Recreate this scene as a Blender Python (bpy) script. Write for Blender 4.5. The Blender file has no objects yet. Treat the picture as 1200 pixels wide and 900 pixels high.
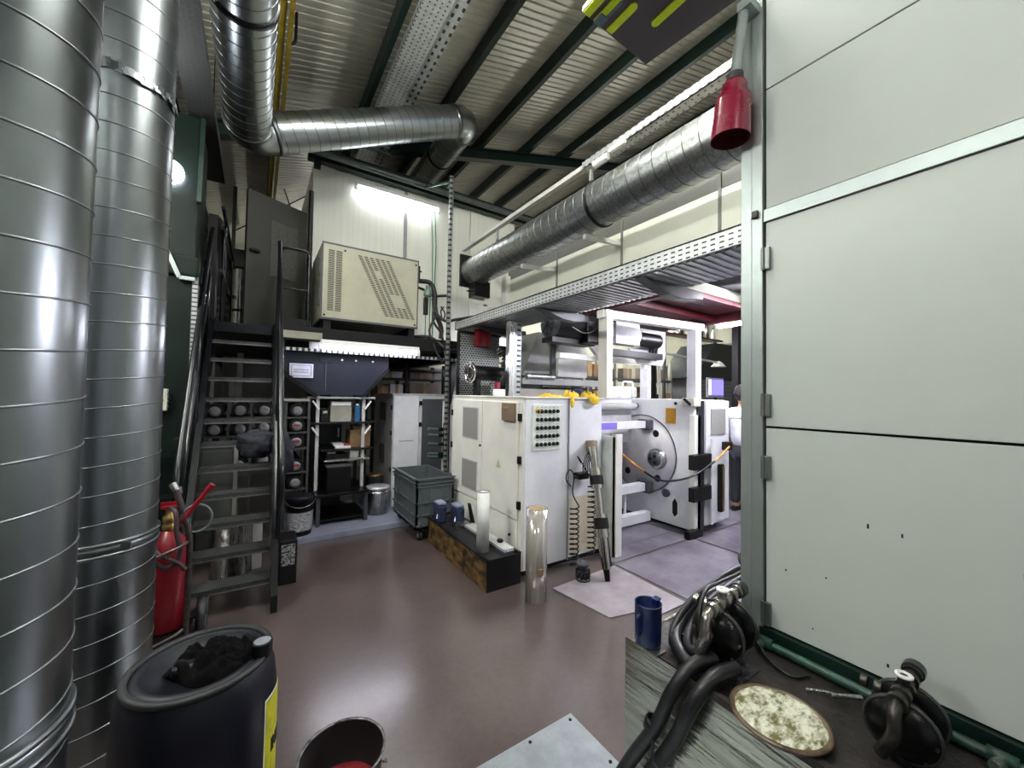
import bpy, bmesh, math, random
from mathutils import Vector, Matrix
random.seed(7)
sc = bpy.context.scene
COL = sc.collection
PI = math.pi

# ------------------------------------------------------------------ camera
YAW, PIT, ROLL, CAMH = math.radians(33.4), math.radians(1.6), math.radians(-1.0), 1.6
fw = Vector((math.sin(YAW)*math.cos(PIT), math.cos(YAW)*math.cos(PIT), math.sin(PIT)))
rt = Vector((math.cos(YAW), -math.sin(YAW), 0))
up = rt.cross(fw)
r2 = rt*math.cos(ROLL) - up*math.sin(ROLL)
u2 = up*math.cos(ROLL) + rt*math.sin(ROLL)
cam = bpy.data.cameras.new('camera'); cam.sensor_width = 36; cam.lens = 455/1200*36; cam.clip_start = .02; cam.clip_end = 200
co = bpy.data.objects.new('camera', cam); COL.objects.link(co)
mw = Matrix(((r2.x, u2.x, -fw.x, 0), (r2.y, u2.y, -fw.y, 0), (r2.z, u2.z, -fw.z, CAMH), (0, 0, 0, 1)))
co.matrix_world = mw
sc.camera = co

# ------------------------------------------------------------------ world, exposure
w = bpy.data.worlds.new('world'); sc.world = w; w.use_nodes = True
w.node_tree.nodes['Background'].inputs[0].default_value = (.84, .90, 1.0, 1)
w.node_tree.nodes['Background'].inputs[1].default_value = .2
sc.view_settings.view_transform = 'Standard'; sc.view_settings.look = 'None'
sc.view_settings.gamma = 1; sc.view_settings.use_curve_mapping = False
sc.view_settings.exposure = 1.35

# ------------------------------------------------------------------ materials
def lin(h):
    if isinstance(h, str):
        h = h.lstrip('#'); c = [int(h[i:i+2], 16)/255 for i in (0, 2, 4)]
        return tuple(x/12.92 if x <= .04045 else ((x+.055)/1.055)**2.4 for x in c)
    return h
MATS = {}
def M(name, col, rough=.5, metal=0., var=.12, scale=6., bump=0., bscale=None, col2=None, stretch=(1, 1, 1), emit=0., spec=.5, lo=.35, hi=.65, coat=0.):
    if name in MATS: return MATS[name]
    m = bpy.data.materials.new(name); m.use_nodes = True; MATS[name] = m
    nt = m.node_tree; b = nt.nodes['Principled BSDF']
    c = lin(col)
    b.inputs['Roughness'].default_value = rough; b.inputs['Metallic'].default_value = metal
    b.inputs['Specular IOR Level'].default_value = spec
    b.inputs['Coat Weight'].default_value = coat
    tc = nt.nodes.new('ShaderNodeTexCoord'); mp = nt.nodes.new('ShaderNodeMapping'); mp.inputs['Scale'].default_value = stretch
    nt.links.new(tc.outputs['Object'], mp.inputs[0])
    n = nt.nodes.new('ShaderNodeTexNoise'); n.inputs['Scale'].default_value = scale; n.inputs['Detail'].default_value = 6; n.inputs['Roughness'].default_value = .62
    nt.links.new(mp.outputs[0], n.inputs['Vector'])
    cr = nt.nodes.new('ShaderNodeValToRGB'); cr.color_ramp.elements[0].position = lo; cr.color_ramp.elements[1].position = hi
    c2 = lin(col2) if col2 else tuple(x*(1-2*var) for x in c)
    cr.color_ramp.elements[0].color = (*c2, 1); cr.color_ramp.elements[1].color = (*c, 1)
    nt.links.new(n.outputs['Fac'], cr.inputs[0]); nt.links.new(cr.outputs[0], b.inputs['Base Color'])
    rr = nt.nodes.new('ShaderNodeMapRange'); rr.inputs['To Min'].default_value = max(.02, rough*.8); rr.inputs['To Max'].default_value = min(1, rough*1.2)
    nt.links.new(n.outputs['Fac'], rr.inputs[0]); nt.links.new(rr.outputs[0], b.inputs['Roughness'])
    if bump:
        n2 = nt.nodes.new('ShaderNodeTexNoise'); n2.inputs['Scale'].default_value = bscale or scale*4; n2.inputs['Detail'].default_value = 4
        nt.links.new(mp.outputs[0], n2.inputs['Vector'])
        bp = nt.nodes.new('ShaderNodeBump'); bp.inputs['Strength'].default_value = bump; bp.inputs['Distance'].default_value = .01
        nt.links.new(n2.outputs['Fac'], bp.inputs['Height']); nt.links.new(bp.outputs[0], b.inputs['Normal'])
    if emit:
        b.inputs['Emission Color'].default_value = (*c, 1); b.inputs['Emission Strength'].default_value = emit
    return m
def perforated(name, col, ua, va, pu, pv, fu=.6, fv=.4, metal=.9, rough=.4, dark=(.01, .01, .012), stagger=False):
    """galvanised sheet with rows of punched slots"""
    if name in MATS: return MATS[name]
    m = M(name, col, rough, metal, var=.15, scale=20)
    nt = m.node_tree; b = nt.nodes['Principled BSDF']
    tc = [n for n in nt.nodes if n.bl_idname == 'ShaderNodeTexCoord'][0]
    sp = nt.nodes.new('ShaderNodeSeparateXYZ'); nt.links.new(tc.outputs['Object'], sp.inputs[0])
    def mth(op, a, bb=None):
        n = nt.nodes.new('ShaderNodeMath'); n.operation = op
        for i, v in enumerate((a, bb)):
            if v is None: continue
            if isinstance(v, (int, float)): n.inputs[i].default_value = v
            else: nt.links.new(v, n.inputs[i])
        return n.outputs[0]
    u = mth('DIVIDE', sp.outputs[ua], pu); v = mth('DIVIDE', sp.outputs[va], pv)
    if stagger:
        row = mth('FLOOR', v); u = mth('ADD', u, mth('MULTIPLY', row, .5))
    fu_ = mth('LESS_THAN', mth('FRACT', u), fu); fv_ = mth('LESS_THAN', mth('FRACT', v), fv)
    mask = mth('MULTIPLY', fu_, fv_)
    mx = nt.nodes.new('ShaderNodeMix'); mx.data_type = 'RGBA'
    src = b.inputs['Base Color'].links[0].from_socket
    nt.links.new(mask, mx.inputs['Factor']); nt.links.new(src, mx.inputs['A']); mx.inputs['B'].default_value = (*dark, 1)
    nt.links.new(mx.outputs['Result'], b.inputs['Base Color'])
    inv = mth('MULTIPLY', mth('SUBTRACT', 1.0, mask), metal); nt.links.new(inv, b.inputs['Metallic'])
    return m
def emitter(name, col, s):
    if name in MATS: return MATS[name]
    m = bpy.data.materials.new(name); m.use_nodes = True; MATS[name] = m
    b = m.node_tree.nodes['Principled BSDF']; c = lin(col)
    b.inputs['Base Color'].default_value = (*c, 1); b.inputs['Emission Color'].default_value = (*c, 1); b.inputs['Emission Strength'].default_value = s
    return m

GALV = M('galvanised_duct', '#a9b0b1', .30, 1., var=.06, scale=4, bump=.035, bscale=7, stretch=(1, 1, .45))
GALVV = M('galvanised_riser', '#878d8f', .30, 1., var=.08, scale=4, bump=.04, bscale=7, stretch=(1, 1, .45))
GALVR = M('galvanised_spangle', '#aeb2b0', .36, 1., var=.22, scale=38, bump=.05, bscale=14)
SEAM = M('duct_seam', '#7c8182', .42, 1., var=.1)
BAND = M('duct_band', '#7d8283', .34, 1., var=.05)
STEEL = M('brushed_steel', '#bfc0be', .28, 1., var=.1, scale=12, stretch=(8, 8, .6))
ALU = M('aluminium_profile', '#a6b0ae', .42, .65, var=.06, scale=10)
CREAM = M('cream_panel', '#dcdecf', .42, 0, var=.03, scale=2.2)
BOOTH = M('booth_panel', '#bac1bb', .42, 0, var=.025, scale=2.5)
WPAINT = M('white_machine_paint', '#e2e1da', .38, 0, var=.05, scale=4)
WPAINT2 = M('white_side_paint', '#dfe0e4', .36, 0, var=.06, scale=4)
GREYW = M('grey_white_paint', '#c3c3c6', .42, 0, var=.1, scale=4)
DGREY = M('dark_grey_paint', '#3f4248', .5, 0, var=.08)
MGREY = M('mid_grey_paint', '#8d908f', .5, 0, var=.08)
BLACK = M('black_paint', '#0a0a0c', .42, .0, var=.25, scale=8, spec=.3)
BLACKM = M('black_steel', '#17181b', .34, .6, var=.25, scale=10)
STAIRM = M('stair_steel', '#101317', .24, .35, var=.2, scale=9)
TREADM = M('tread_plate', '#454747', .55, .35, var=.3, scale=40, bump=.3, bscale=90)
GREEN = M('green_steel', '#07211b', .42, .0, var=.2, scale=5)
GREENL = M('green_pipe', '#1f5140', .5, .05, var=.3, scale=14, col2='#0f241e')
ROOFM = M('roof_sheet', '#b3b1a2', .36, .1, var=.06, scale=3)
RED = M('red_paint', '#7e0d1d', .35, 0, var=.1)
REDD = M('dark_red_paint', '#470912', .45, 0, var=.15)
MAROON = M('maroon_gloss', '#8e1338', .28, 0, var=.06, coat=.3)
RUBBER = M('black_rubber', '#0c0d10', .46, 0, var=.2, scale=20, bump=.15, bscale=60)
NAVY = M('navy_plastic', '#090c1a', .5, 0, var=.25, scale=5, spec=.3)
YEL = M('yellow_label', '#c5c21e', .5, 0, var=.2, scale=20, lo=.25, hi=.5, col2='#8d8a12')
YELG = M('yellow_cloth', '#e8c312', .7, 0, var=.2, scale=14, bump=.4, bscale=40)
YPIPE = M('yellow_pipe', '#8f7a1f', .5, .1, var=.2)
WHITE = M('white_plastic', '#e9e9e6', .4, 0, var=.03)
PAPER = M('paper_white', '#e6e6ea', .6, 0, var=.02)
CARD = M('cardboard', '#8c6d4c', .8, 0, var=.2, scale=7)
CARD2 = M('light_cardboard', '#ab9069', .8, 0, var=.2, scale=7)
BROWNP = M('bronze_box', '#8b7865', .4, .1, var=.12)
VENTM = M('vent_filter', '#9b9a96', .7, 0, var=.25, scale=120)

# ------------------------------------------------------------------ mesh helpers
def wloc(o):
    v = Vector((0, 0, 0))
    while o: v += o.location; o = o.parent
    return v
class MB:
    def __init__(s): s.v = []; s.f = []; s.sm = []
    def add(s, vs, fs, smooth=False):
        o = len(s.v); s.v += [tuple(x) for x in vs]; s.f += [tuple(i+o for i in f) for f in fs]; s.sm += [smooth]*len(fs); return s
    def box(s, x0, x1, y0, y1, z0, z1, c=0.):
        if x0 > x1: x0, x1 = x1, x0
        if y0 > y1: y0, y1 = y1, y0
        if z0 > z1: z0, z1 = z1, z0
        if c <= 0:
            vs = [(x, y, z) for z in (z0, z1) for y in (y0, y1) for x in (x0, x1)]
            return s.add(vs, [(0, 2, 3, 1), (4, 5, 7, 6), (0, 1, 5, 4), (2, 6, 7, 3), (0, 4, 6, 2), (1, 3, 7, 5)])
        c = min(c, (x1-x0)/2.01, (y1-y0)/2.01, (z1-z0)/2.01)
        bm = bmesh.new(); bmesh.ops.create_cube(bm, size=1)
        for v in bm.verts: v.co = Vector(((x0+x1)/2+v.co.x*(x1-x0), (y0+y1)/2+v.co.y*(y1-y0), (z0+z1)/2+v.co.z*(z1-z0)))
        bmesh.ops.bevel(bm, geom=bm.edges[:], offset=c, segments=2, affect='EDGES', profile=.5)
        return s.bm(bm)
    def bm(s, bm, smooth=False, mat=None):
        bm.verts.index_update()
        s.add([(mat @ v.co if mat else v.co) for v in bm.verts], [[v.index for v in f.verts] for f in bm.faces], smooth); bm.free(); return s
    def obox(s, c, ax, ay, az, hx, hy, hz):
        c = Vector(c); ax, ay, az = Vector(ax).normalized(), Vector(ay).normalized(), Vector(az).normalized()
        vs = [c+ax*hx*i+ay*hy*j+az*hz*k for k in (-1, 1) for j in (-1, 1) for i in (-1, 1)]
        return s.add(vs, [(0, 2, 3, 1), (4, 5, 7, 6), (0, 1, 5, 4), (2, 6, 7, 3), (0, 4, 6, 2), (1, 3, 7, 5)])
    def bar(s, p0, p1, wd, ht, upv=(0, 0, 1)):
        p0, p1 = Vector(p0), Vector(p1); d = (p1-p0); u = Vector(upv)
        if abs(d.normalized().dot(u)) > .99: u = Vector((0, 1, 0))
        sd = d.cross(u).normalized(); uu = sd.cross(d).normalized()
        return s.obox((p0+p1)/2, d, sd, uu, d.length/2, wd/2, ht/2)
    def frame(s, d):
        d = Vector(d).normalized(); a = Vector((0, 0, 1)) if abs(d.z) < .95 else Vector((1, 0, 0))
        x = a.cross(d).normalized(); return x, d.cross(x).normalized()
    def cyl(s, p0, p1, r, n=16, caps=True, r1=None, smooth=True):
        p0, p1 = Vector(p0), Vector(p1); x, y = s.frame(p1-p0); r1 = r if r1 is None else r1
        vs = [p0+x*r*math.cos(2*PI*i/n)+y*r*math.sin(2*PI*i/n) for i in range(n)]+[p1+x*r1*math.cos(2*PI*i/n)+y*r1*math.sin(2*PI*i/n) for i in range(n)]
        s.add(vs, [(i, (i+1) % n, n+(i+1) % n, n+i) for i in range(n)], smooth)
        if caps: s.add(vs, [tuple(range(n))[::-1], tuple(range(n, 2*n))])
        return s
    def ring(s, p0, p1, ro, ri, n=24):
        """hollow sleeve"""
        p0, p1 = Vector(p0), Vector(p1); x, y = s.frame(p1-p0)
        L = []
        for p, r in ((p0, ro), (p1, ro), (p1, ri), (p0, ri)):
            L += [p+x*r*math.cos(2*PI*i/n)+y*r*math.sin(2*PI*i/n) for i in range(n)]
        F = []
        for k in range(4):
            a, b = k*n, ((k+1) % 4)*n
            F += [(a+i, a+(i+1) % n, b+(i+1) % n, b+i) for i in range(n)]
        return s.add(L, F, True)
    def lathe(s, c, prof, n=24, axis=(0, 0, 1), smooth=True, closed=False):
        """prof: (radius, height) pairs along axis from c"""
        c = Vector(c); ax = Vector(axis).normalized(); x, y = s.frame(ax); L = []
        for r, h in prof: L += [c+ax*h+x*r*math.cos(2*PI*i/n)+y*r*math.sin(2*PI*i/n) for i in range(n)]
        F = []
        m = len(prof)
        for k in range(m-1 if not closed else m):
            a, b = k*n, ((k+1) % m)*n
            F += [(a+i, a+(i+1) % n, b+(i+1) % n, b+i) for i in range(n)]
        return s.add(L, F, smooth)
    def tube(s, pts, r, n=10, caps=True, closed=False):
        P = [Vector(p) for p in pts]; m = len(P); L = []; prev = None
        for i, p in enumerate(P):
            if closed: d = P[(i+1) % m]-P[i-1]
            else: d = P[min(i+1, m-1)]-P[max(i-1, 0)]
            d.normalize()
            if prev is None: x, y = s.frame(d)
            else:
                x = prev-d*prev.dot(d)
                x = x.normalized() if x.length > 1e-6 else s.frame(d)[0]
                y = d.cross(x)
            prev = x; rr = r[i] if isinstance(r, (list, tuple)) else r
            L += [p+x*rr*math.cos(2*PI*j/n)+y*rr*math.sin(2*PI*j/n) for j in range(n)]
        F = []
        for k in range(m if closed else m-1):
            a, b = k*n, ((k+1) % m)*n
            F += [(a+i, a+(i+1) % n, b+(i+1) % n, b+i) for i in range(n)]
        s.add(L, F, True)
        if caps and not closed: s.add(L, [tuple(range(n))[::-1], tuple(range((m-1)*n, m*n))])
        return s
    def prism(s, poly, axis, a0, a1):
        """poly of 2-D points extruded along axis 0/1/2 from a0 to a1"""
        def P(p, a): return [(a, p[0], p[1]), (p[0], a, p[1]), (p[0], p[1], a)][axis]
        n = len(poly); vs = [P(p, a0) for p in poly]+[P(p, a1) for p in poly]
        return s.add(vs, [tuple(range(n)), tuple(range(n, 2*n))[::-1]]+[(i, n+i, n+(i+1) % n, (i+1) % n) for i in range(n)])
    def build(s, name, mat, parent=None, data=None):
        me = bpy.data.meshes.new(name)
        off = wloc(parent) if parent else Vector((0, 0, 0))
        me.from_pydata([(Vector(v)-off) for v in s.v], [], s.f)
        me.polygons.foreach_set('use_smooth', s.sm); me.materials.append(mat)
        bm = bmesh.new(); bm.from_mesh(me); bmesh.ops.recalc_face_normals(bm, faces=bm.faces[:]); bm.to_mesh(me); bm.free()
        me.update()
        o = bpy.data.objects.new(name, me); COL.objects.link(o)
        if parent: o.parent = parent
        return o
def arc(pts, rad, k=5):
    """round the corners of a polyline"""
    P = [Vector(p) for p in pts]; out = [P[0]]
    for i in range(1, len(P)-1):
        a, b, c = P[i-1], P[i], P[i+1]; d0 = (a-b); d1 = (c-b)
        r = min(rad, d0.length*.49, d1.length*.49); s0 = b+d0.normalized()*r; s1 = b+d1.normalized()*r
        for j in range(k+1):
            t = j/k; out.append(s0*(1-t)**2+b*2*t*(1-t)+s1*t*t)
    out.append(P[-1]); return out
def spline(pts, k=6):
    P = [Vector(p) for p in pts]; P = [P[0]*2-P[1]]+P+[P[-1]*2-P[-2]]; out = []
    for i in range(1, len(P)-2):
        for j in range(k):
            t = j/k; a, b, c, d = P[i-1], P[i], P[i+1], P[i+2]
            out.append(.5*((2*b)+(c-a)*t+(2*a-5*b+4*c-d)*t*t+(3*b-a-3*c+d)*t**3))
    out.append(P[-2]); return out
def T(name, label, cat, loc=(0, 0, 0), group=None):
    o = bpy.data.objects.new(name, None); o.empty_display_size = .05; COL.objects.link(o); o.location = loc
    return tag(o, label, cat, group)
def tag(o, label, cat, group=None):
    o['label'] = label; o['category'] = cat
    if group: o['group'] = group
    return o
def struct(o, label=None, cat=None):
    o['kind'] = 'structure'
    if label: o['label'] = label
    if cat: o['category'] = cat
    return o
def stuff(o): o['kind'] = 'stuff'; return o
def dupe(o, name, parent, off):
    c = o.copy(); c.name = name; COL.objects.link(c); c.parent = parent; c.location = Vector(o.location)+Vector(off); return c
def area(name, loc, size, power, parent, rot=(0, 0, 0), col=(1, .98, .95), spread=180):
    l = bpy.data.lights.new(name, 'AREA'); l.shape = 'RECTANGLE'; l.size, l.size_y = size; l.energy = power; l.color = col; l.spread = math.radians(spread)
    o = bpy.data.objects.new(name, l); COL.objects.link(o); o.location = Vector(loc)-(wloc(parent) if parent else Vector()); o.rotation_euler = rot
    if parent: o.parent = parent
    return o
def helix(p0, p1, r, pitch, rr=.004, n=40, ph=0., seg=6):
    p0, p1 = Vector(p0), Vector(p1); d = p1-p0; L = d.length; x, y = MB().frame(d); d.normalize(); k = int(L/pitch*n)
    return [p0+d*(i/k*L)+x*r*math.cos(ph+2*PI*i/n)+y*r*math.sin(ph+2*PI*i/n) for i in range(k+1)]

# ================================================================== SETTING
FLOORM = M('floor_epoxy', '#5a4e4c', .3, 0, scale=1.3, lo=.25, hi=.75, col2='#3f3533', bump=.03, bscale=30, spec=.5, coat=1.)
FLOORM.node_tree.nodes['Principled BSDF'].inputs['Coat Roughness'].default_value = .2
FLOORM.node_tree.nodes['Principled BSDF'].inputs['Coat IOR'].default_value = 1.55
def _floor_detail():
    nt = FLOORM.node_tree; b = nt.nodes['Principled BSDF']; src = b.inputs['Base Color'].links[0].from_socket
    tc = [n for n in nt.nodes if n.bl_idname == 'ShaderNodeTexCoord'][0]
    n = nt.nodes.new('ShaderNodeTexNoise'); n.inputs['Scale'].default_value = 26; n.inputs['Detail'].default_value = 8; n.inputs['Roughness'].default_value = .75
    nt.links.new(tc.outputs['Object'], n.inputs['Vector'])
    cr = nt.nodes.new('ShaderNodeValToRGB'); cr.color_ramp.elements[0].position = .3; cr.color_ramp.elements[1].position = .85
    cr.color_ramp.elements[0].color = (.8, .79, .78, 1); cr.color_ramp.elements[1].color = (1.25, 1.24, 1.24, 1)
    nt.links.new(n.outputs['Fac'], cr.inputs[0])
    mx = nt.nodes.new('ShaderNodeMix'); mx.data_type = 'RGBA'; mx.blend_type = 'MULTIPLY'; mx.inputs['Factor'].default_value = 1
    nt.links.new(src, mx.inputs['A']); nt.links.new(cr.outputs[0], mx.inputs['B']); nt.links.new(mx.outputs['Result'], b.inputs['Base Color'])
_floor_detail()
SLAB = M('floor_slab_lavender', '#827d88', .2, 0, var=.1, scale=2.5, col2='#5f5a64')
SLABL = M('floor_plate_light', '#9b959b', .4, 0, var=.12, scale=6, col2='#857d80')
floor = struct(MB().box(-8, 26, -8, 26, -.1, 0).build('floor', FLOORM), 'worn brown purple epoxy floor', 'floor')
def slab(x0, x1, y0, y1, m, h=.006): return MB().box(x0, x1, y0, y1, 0, h).build('floor_slab', m, floor)
slab(2.91, 4.18, 1.0, 2.56, SLAB); slab(2.36, 4.18, 2.84, 6.0, SLAB, .004)
slab(2.91, 4.18, 2.60, 2.835, SLAB, .005)
slab(4.22, 7.5, 1.0, 2.56, SLAB); slab(4.22, 7.5, 2.60, 6.0, SLAB, .005)
MB().prism([(2.10, 2.52), (2.87, 2.55), (2.85, 1.80), (2.42, 1.80), (2.40, 1.92), (2.18, 1.97)], 2, 0, .008).build('floor_plate', SLABL, floor)

RS = .27
def roofz(x): return 5.6+RS*x
roof = bpy.data.objects.new('ceiling', None); COL.objects.link(roof); struct(roof, 'ribbed metal roof sheeting above green purlins', 'ceiling')
mb = MB(); x0, x1, wd = -6., 15., 1.2
prof = []
for i in range(12):
    y = i*.1
    prof += [(y, 0), (y+.065, 0), (y+.075, .016), (y+.09, .016)]
prof.append((1.21, 0))
n = len(prof)
vs = [(x0, y, roofz(x0)+h) for y, h in prof]+[(x1, y, roofz(x1)+h) for y, h in prof]
mb.add(vs, [(i, i+1, n+i+1, n+i) for i in range(n-1)])
sheet = mb.build('roof_sheet', ROOFM, roof); sheet.location = (0, -6, 0)
for k in range(1, 27): dupe(sheet, 'roof_sheet', roof, (0, 1.2*k, .002*(k % 2)))
# strips of ridge joint over the sheets
for px in (-2.1, -1.0, .1, 1.21, 2.36, 3.46, 4.54, 5.6, 6.7, 7.8, 8.9):
    z = roofz(px)-.015
    o = MB().prism([(px-.04, z), (px+.05, z), (px+.05, z-.02), (px-.02, z-.02), (px-.02, z-.2), (px+.03, z-.2), (px+.03, z-.22), (px-.04, z-.22)], 1, -6, 26).build('roof_beam', GREEN)
    struct(o, 'dark green steel purlin running under the roof', 'beam')
    o['group'] = 'green roof purlins'
def rafter(y):
    m = MB(); d = Vector((1, 0, RS)).normalized(); u = Vector((-RS, 0, 1)).normalized()
    p0, p1 = Vector((-5.5, y, roofz(-5.5)-.345)), Vector((14, y, roofz(14)-.345))
    for off, ww, hh in ((0, .03, .2), (.09, .16, .025), (-.09, .16, .025)): m.obox((p0+p1)/2+u*off, d, (0, 1, 0), u, (p1-p0).length/2, ww/2, hh/2)
    o = m.build('roof_beam', GREEN); struct(o, 'deep green roof rafter crossing the purlins', 'beam'); o['group'] = 'green roof rafters'
rafter(6.5); rafter(13); rafter(19.5)

# far hall walls
WALLF = M('far_wall_paint', '#b9b7a6', .6, 0, var=.08, scale=1.5)
DARKW = M('dark_wall_paint', '#6b6862', .6, 0, var=.15, scale=2)
struct(MB().box(-7, 15, 22, 22.2, 0, 9.5).build('wall_back', DARKW), 'dark end wall of the hall', 'wall')
struct(MB().box(-5.2, -5, -6, 22, 0, 4.15).build('wall_left', DARKW), 'dark side wall behind the green press', 'wall')
struct(MB().box(4.6, 15, 11.6, 11.8, 0, 4.4).build('wall_far', WALLF), 'cream partition wall behind the shelves', 'wall')
struct(MB().box(15, 15.2, -6, 22, 0, 9.6).build('wall_right', WALLF), 'cream side wall of the hall', 'wall')

# mezzanine deck and room
DECKM = M('deck_steel', '#101114', .45, .4, var=.2)
deck = struct(MB().box(-.7, 3.3, 4.98, 9, 2.22, 2.30).build('mezzanine_floor', DECKM), 'black steel mezzanine deck at the stair head', 'floor')
MB().box(.14, 3.2, 4.93, 4.99, 2.17, 2.33).build('edge_beam', BLACK, deck)
MB().box(.15, .62, 4.915, 4.93, 2.19, 2.27).build('edge_plate', M('khaki_plate', '#8d8b7c', .5, 0), deck)
MB().box(.2, 3.2, 4.95, 5.0, 2.055, 2.09).build('slotted_rail', perforated('slot_rail', '#c9ccd0', 0, 2, .06, 1, .45, 2, .6), deck)
for bx in (.2, 1.3, 2.4): MB().box(bx, bx+.06, 5.0, 9, 2.08, 2.22).build('joist', BLACK, deck)
for bx, by in ((-.6, 8.4), (3.0, 6.6), (-.6, 5.9)): MB().box(bx, bx+.1, by, by+.1, 0, 2.22).build('column', BLACK, deck)
room = bpy.data.objects.new('wall_room', None); COL.objects.link(room); room.location = (.6, 6.0, 2.3); struct(room, 'white sandwich panel wall of the mezzanine room', 'wall')
RIBW = M('room_panel', '#dfe0d4', .4, 0, var=.04, scale=1.5, stretch=(14, 1, .3))
for a, b in ((.60, 1.87), (1.91, 3.02), (3.04, 3.95)): MB().box(a, b, 6.0, 6.08, 2.3, 4.78).build('wall_panel', RIBW, room)
MB().box(.58, .66, 5.98, 8.5, 2.3, 4.78).build('corner_trim', RIBW, room)
MB().box(1.865, 1.915, 5.985, 6.0, 2.3, 4.76).build('joint_strip', MGREY, room)
MB().box(.66, 3.95, 6.08, 8.5, 4.7, 4.78).build('room_roof', CREAM, room)
MB().box(.58, .66, 5.9, 6.0, 4.70, 4.80).build('trim_block', GREEN, room)
m = MB().box(.5, 4.4, 5.86, 5.98, 4.78, 4.90); m.box(.5, 4.4, 5.8, 5.98, 4.90, 4.93)
o = m.build('beam_head', GREEN); struct(o, 'green steel beam along the top of the white room', 'beam')
o = MB().cyl((.3, 5.76, 4.83), (4.6, 5.76, 4.83), .045, 12).build('pipe_grey', M('dull_pipe', '#6c7170', .35, .7)); tag(o, 'grey pipe along the green beam over the white room', 'pipe')

# cream panelled enclosure above the machine (plane X = 3.1)
enc = bpy.data.objects.new('wall_enclosure', None); COL.objects.link(enc); enc.location = (3.1, .95, 2.56); struct(enc, 'cream panelled enclosure wall under the spiral duct', 'wall')
for a, b in ((.95, 1.67), (1.69, 2.68), (2.70, 3.71), (3.73, 4.86)): MB().box(3.10, 3.16, a, b, 2.85, 3.30, .004).build('wall_panel', CREAM, enc)
for a in (1.68, 2.69, 3.72): MB().box(3.09, 3.12, a-.012, a+.012, 2.85, 3.7).build('joint_strip', M('joint_grey', '#7d7d76', .5), enc)
GREYBAND = M('upper_band_grey', '#6f706b', .5, 0, var=.04)
for a, b in ((.95, 1.67), (1.69, 2.68), (2.70, 3.71), (3.73, 4.86)): MB().box(3.105, 3.16, a, b, 3.305, 3.74).build('upper_band', GREYBAND, enc)  # upper band of the enclosure wall, coloured darker grey than the panels below
MB().box(3.02, 3.14, 4.80, 4.92, 2.45, 3.36, .004).build('corner_post', WPAINT, enc)
MB().box(3.16, 6.5, .95, 4.86, 3.66, 3.74).build('enclosure_roof', CREAM, enc)
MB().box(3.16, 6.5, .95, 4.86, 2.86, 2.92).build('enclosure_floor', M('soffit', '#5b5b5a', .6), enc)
MB().box(6.4, 6.5, .95, 4.86, 2.92, 3.66).build('wall_panel', CREAM, enc)
for y in (3.78, 2.72): MB().bar((3.1, y, 3.18), (2.6, y, 3.14), .04, .04).build('duct_bracket', WPAINT, enc)
for a, b in ((6.3, 1.1), (6.3, 4.7)): MB().box(a, a+.12, b, b+.12, 0, 2.86).build('column', BLACK, enc)

# ================================================================== LAMPS
def tube_light(label, p0, p1, s, wd=.11, col='#f4f7ff', group=None, hang=None):
    p0, p1 = Vector(p0), Vector(p1)
    t = T('fluorescent_light', label, 'light', (p0+p1)/2, group)
    MB().bar(p0+Vector((0, 0, .035)), p1+Vector((0, 0, .035)), wd, .05).build('housing', WHITE, t)
    d = (p1-p0).normalized()
    MB().cyl(p0+d*.03-Vector((0, 0, .012)), p1-d*.03-Vector((0, 0, .012)), .02, 10).build('tube', emitter('tube_%s_%d' % (col, s), col, s), t)
    for p in (p0, p1): MB().obox(p-Vector((0, 0, .008)), d, d.cross(Vector((0, 0, 1))), (0, 0, 1), .02, .03, .035).build('end_cap', WHITE, t)
    if hang:
        for p in (p0+d*.2, p1-d*.2): MB().cyl(p+Vector((0, 0, .05)), (p.x, p.y, hang), .006, 6).build('hanger', BLACKM, t)
    return t
tube_light('long fluorescent tube on the white mezzanine room wall', (1.12, 5.88, 4.58), (2.40, 5.88, 4.58), 11, .09)
tube_light('fluorescent tube under the black mezzanine edge', (.60, 4.88, 2.13), (1.74, 4.88, 2.13), 14, .12, '#f3f1ff')
# bare lamp on the green press beside the tall ducts
t = T('bulkhead_lamp', 'glowing bulkhead lamp on the green press column', 'light', (-.66, 4.2, 3.42))
MB().box(-.72, -.60, 4.28, 4.298, 3.36, 3.48).build('backplate', WHITE, t)
MB().lathe((-.66, 4.28, 3.42), [(.10, 0), (.10, -.03), (.08, -.07), (.05, -.09), (0, -.1)], 16, (0, 1, 0)).build('diffuser', emitter('bulkhead_glow', '#f2f6ff', 9), t)
# hall lamps over the aisle, added unseen for fill, and over the machine
HG = 'added hanging fluorescent lights out of view'
for x, y, z in ((.3, -2.2, 4.4), (-1.9, .4, 3.9), (-1.75, 2.9, 3.7), (.7, 2.2, 5.1), (2.3, 1.2, 4.95)):
    tube_light('added fluorescent fill light hanging unseen over the aisle', (x, y-.75, z), (x, y+.75, z), 80 if y < -1 else 115 if y < 1 else 165 if x > 2 else 235, .05, '#fbfbf4', HG, roofz(x)-.02)
for x, y, z in ((8.9, 9.0, 3.7), (12.8, 9.0, 4.1), (8.5, 6.0, 4.0)):
    tube_light('fluorescent light hanging in the far bay', (x-.75, y, z), (x+.75, y, z), 260, .06, '#fbfbf4', 'far bay lights', roofz(x)-.02)
for y in (10.6, 14.5): tube_light('added fluorescent light hidden behind the white mezzanine room', (1.9, y-.75, 4.6), (1.9, y+.75, 4.6), 130, .05, '#fbfbf4', 'added lights hidden behind the mezzanine room', roofz(1.9)-.02)  # added lamps, hidden by the room, to brighten the roof behind it
tube_light('white fluorescent light under the red platform', (3.45, 1.55, 2.56), (4.45, 1.85, 2.56), 140, .24, '#f4f2ff')
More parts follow.
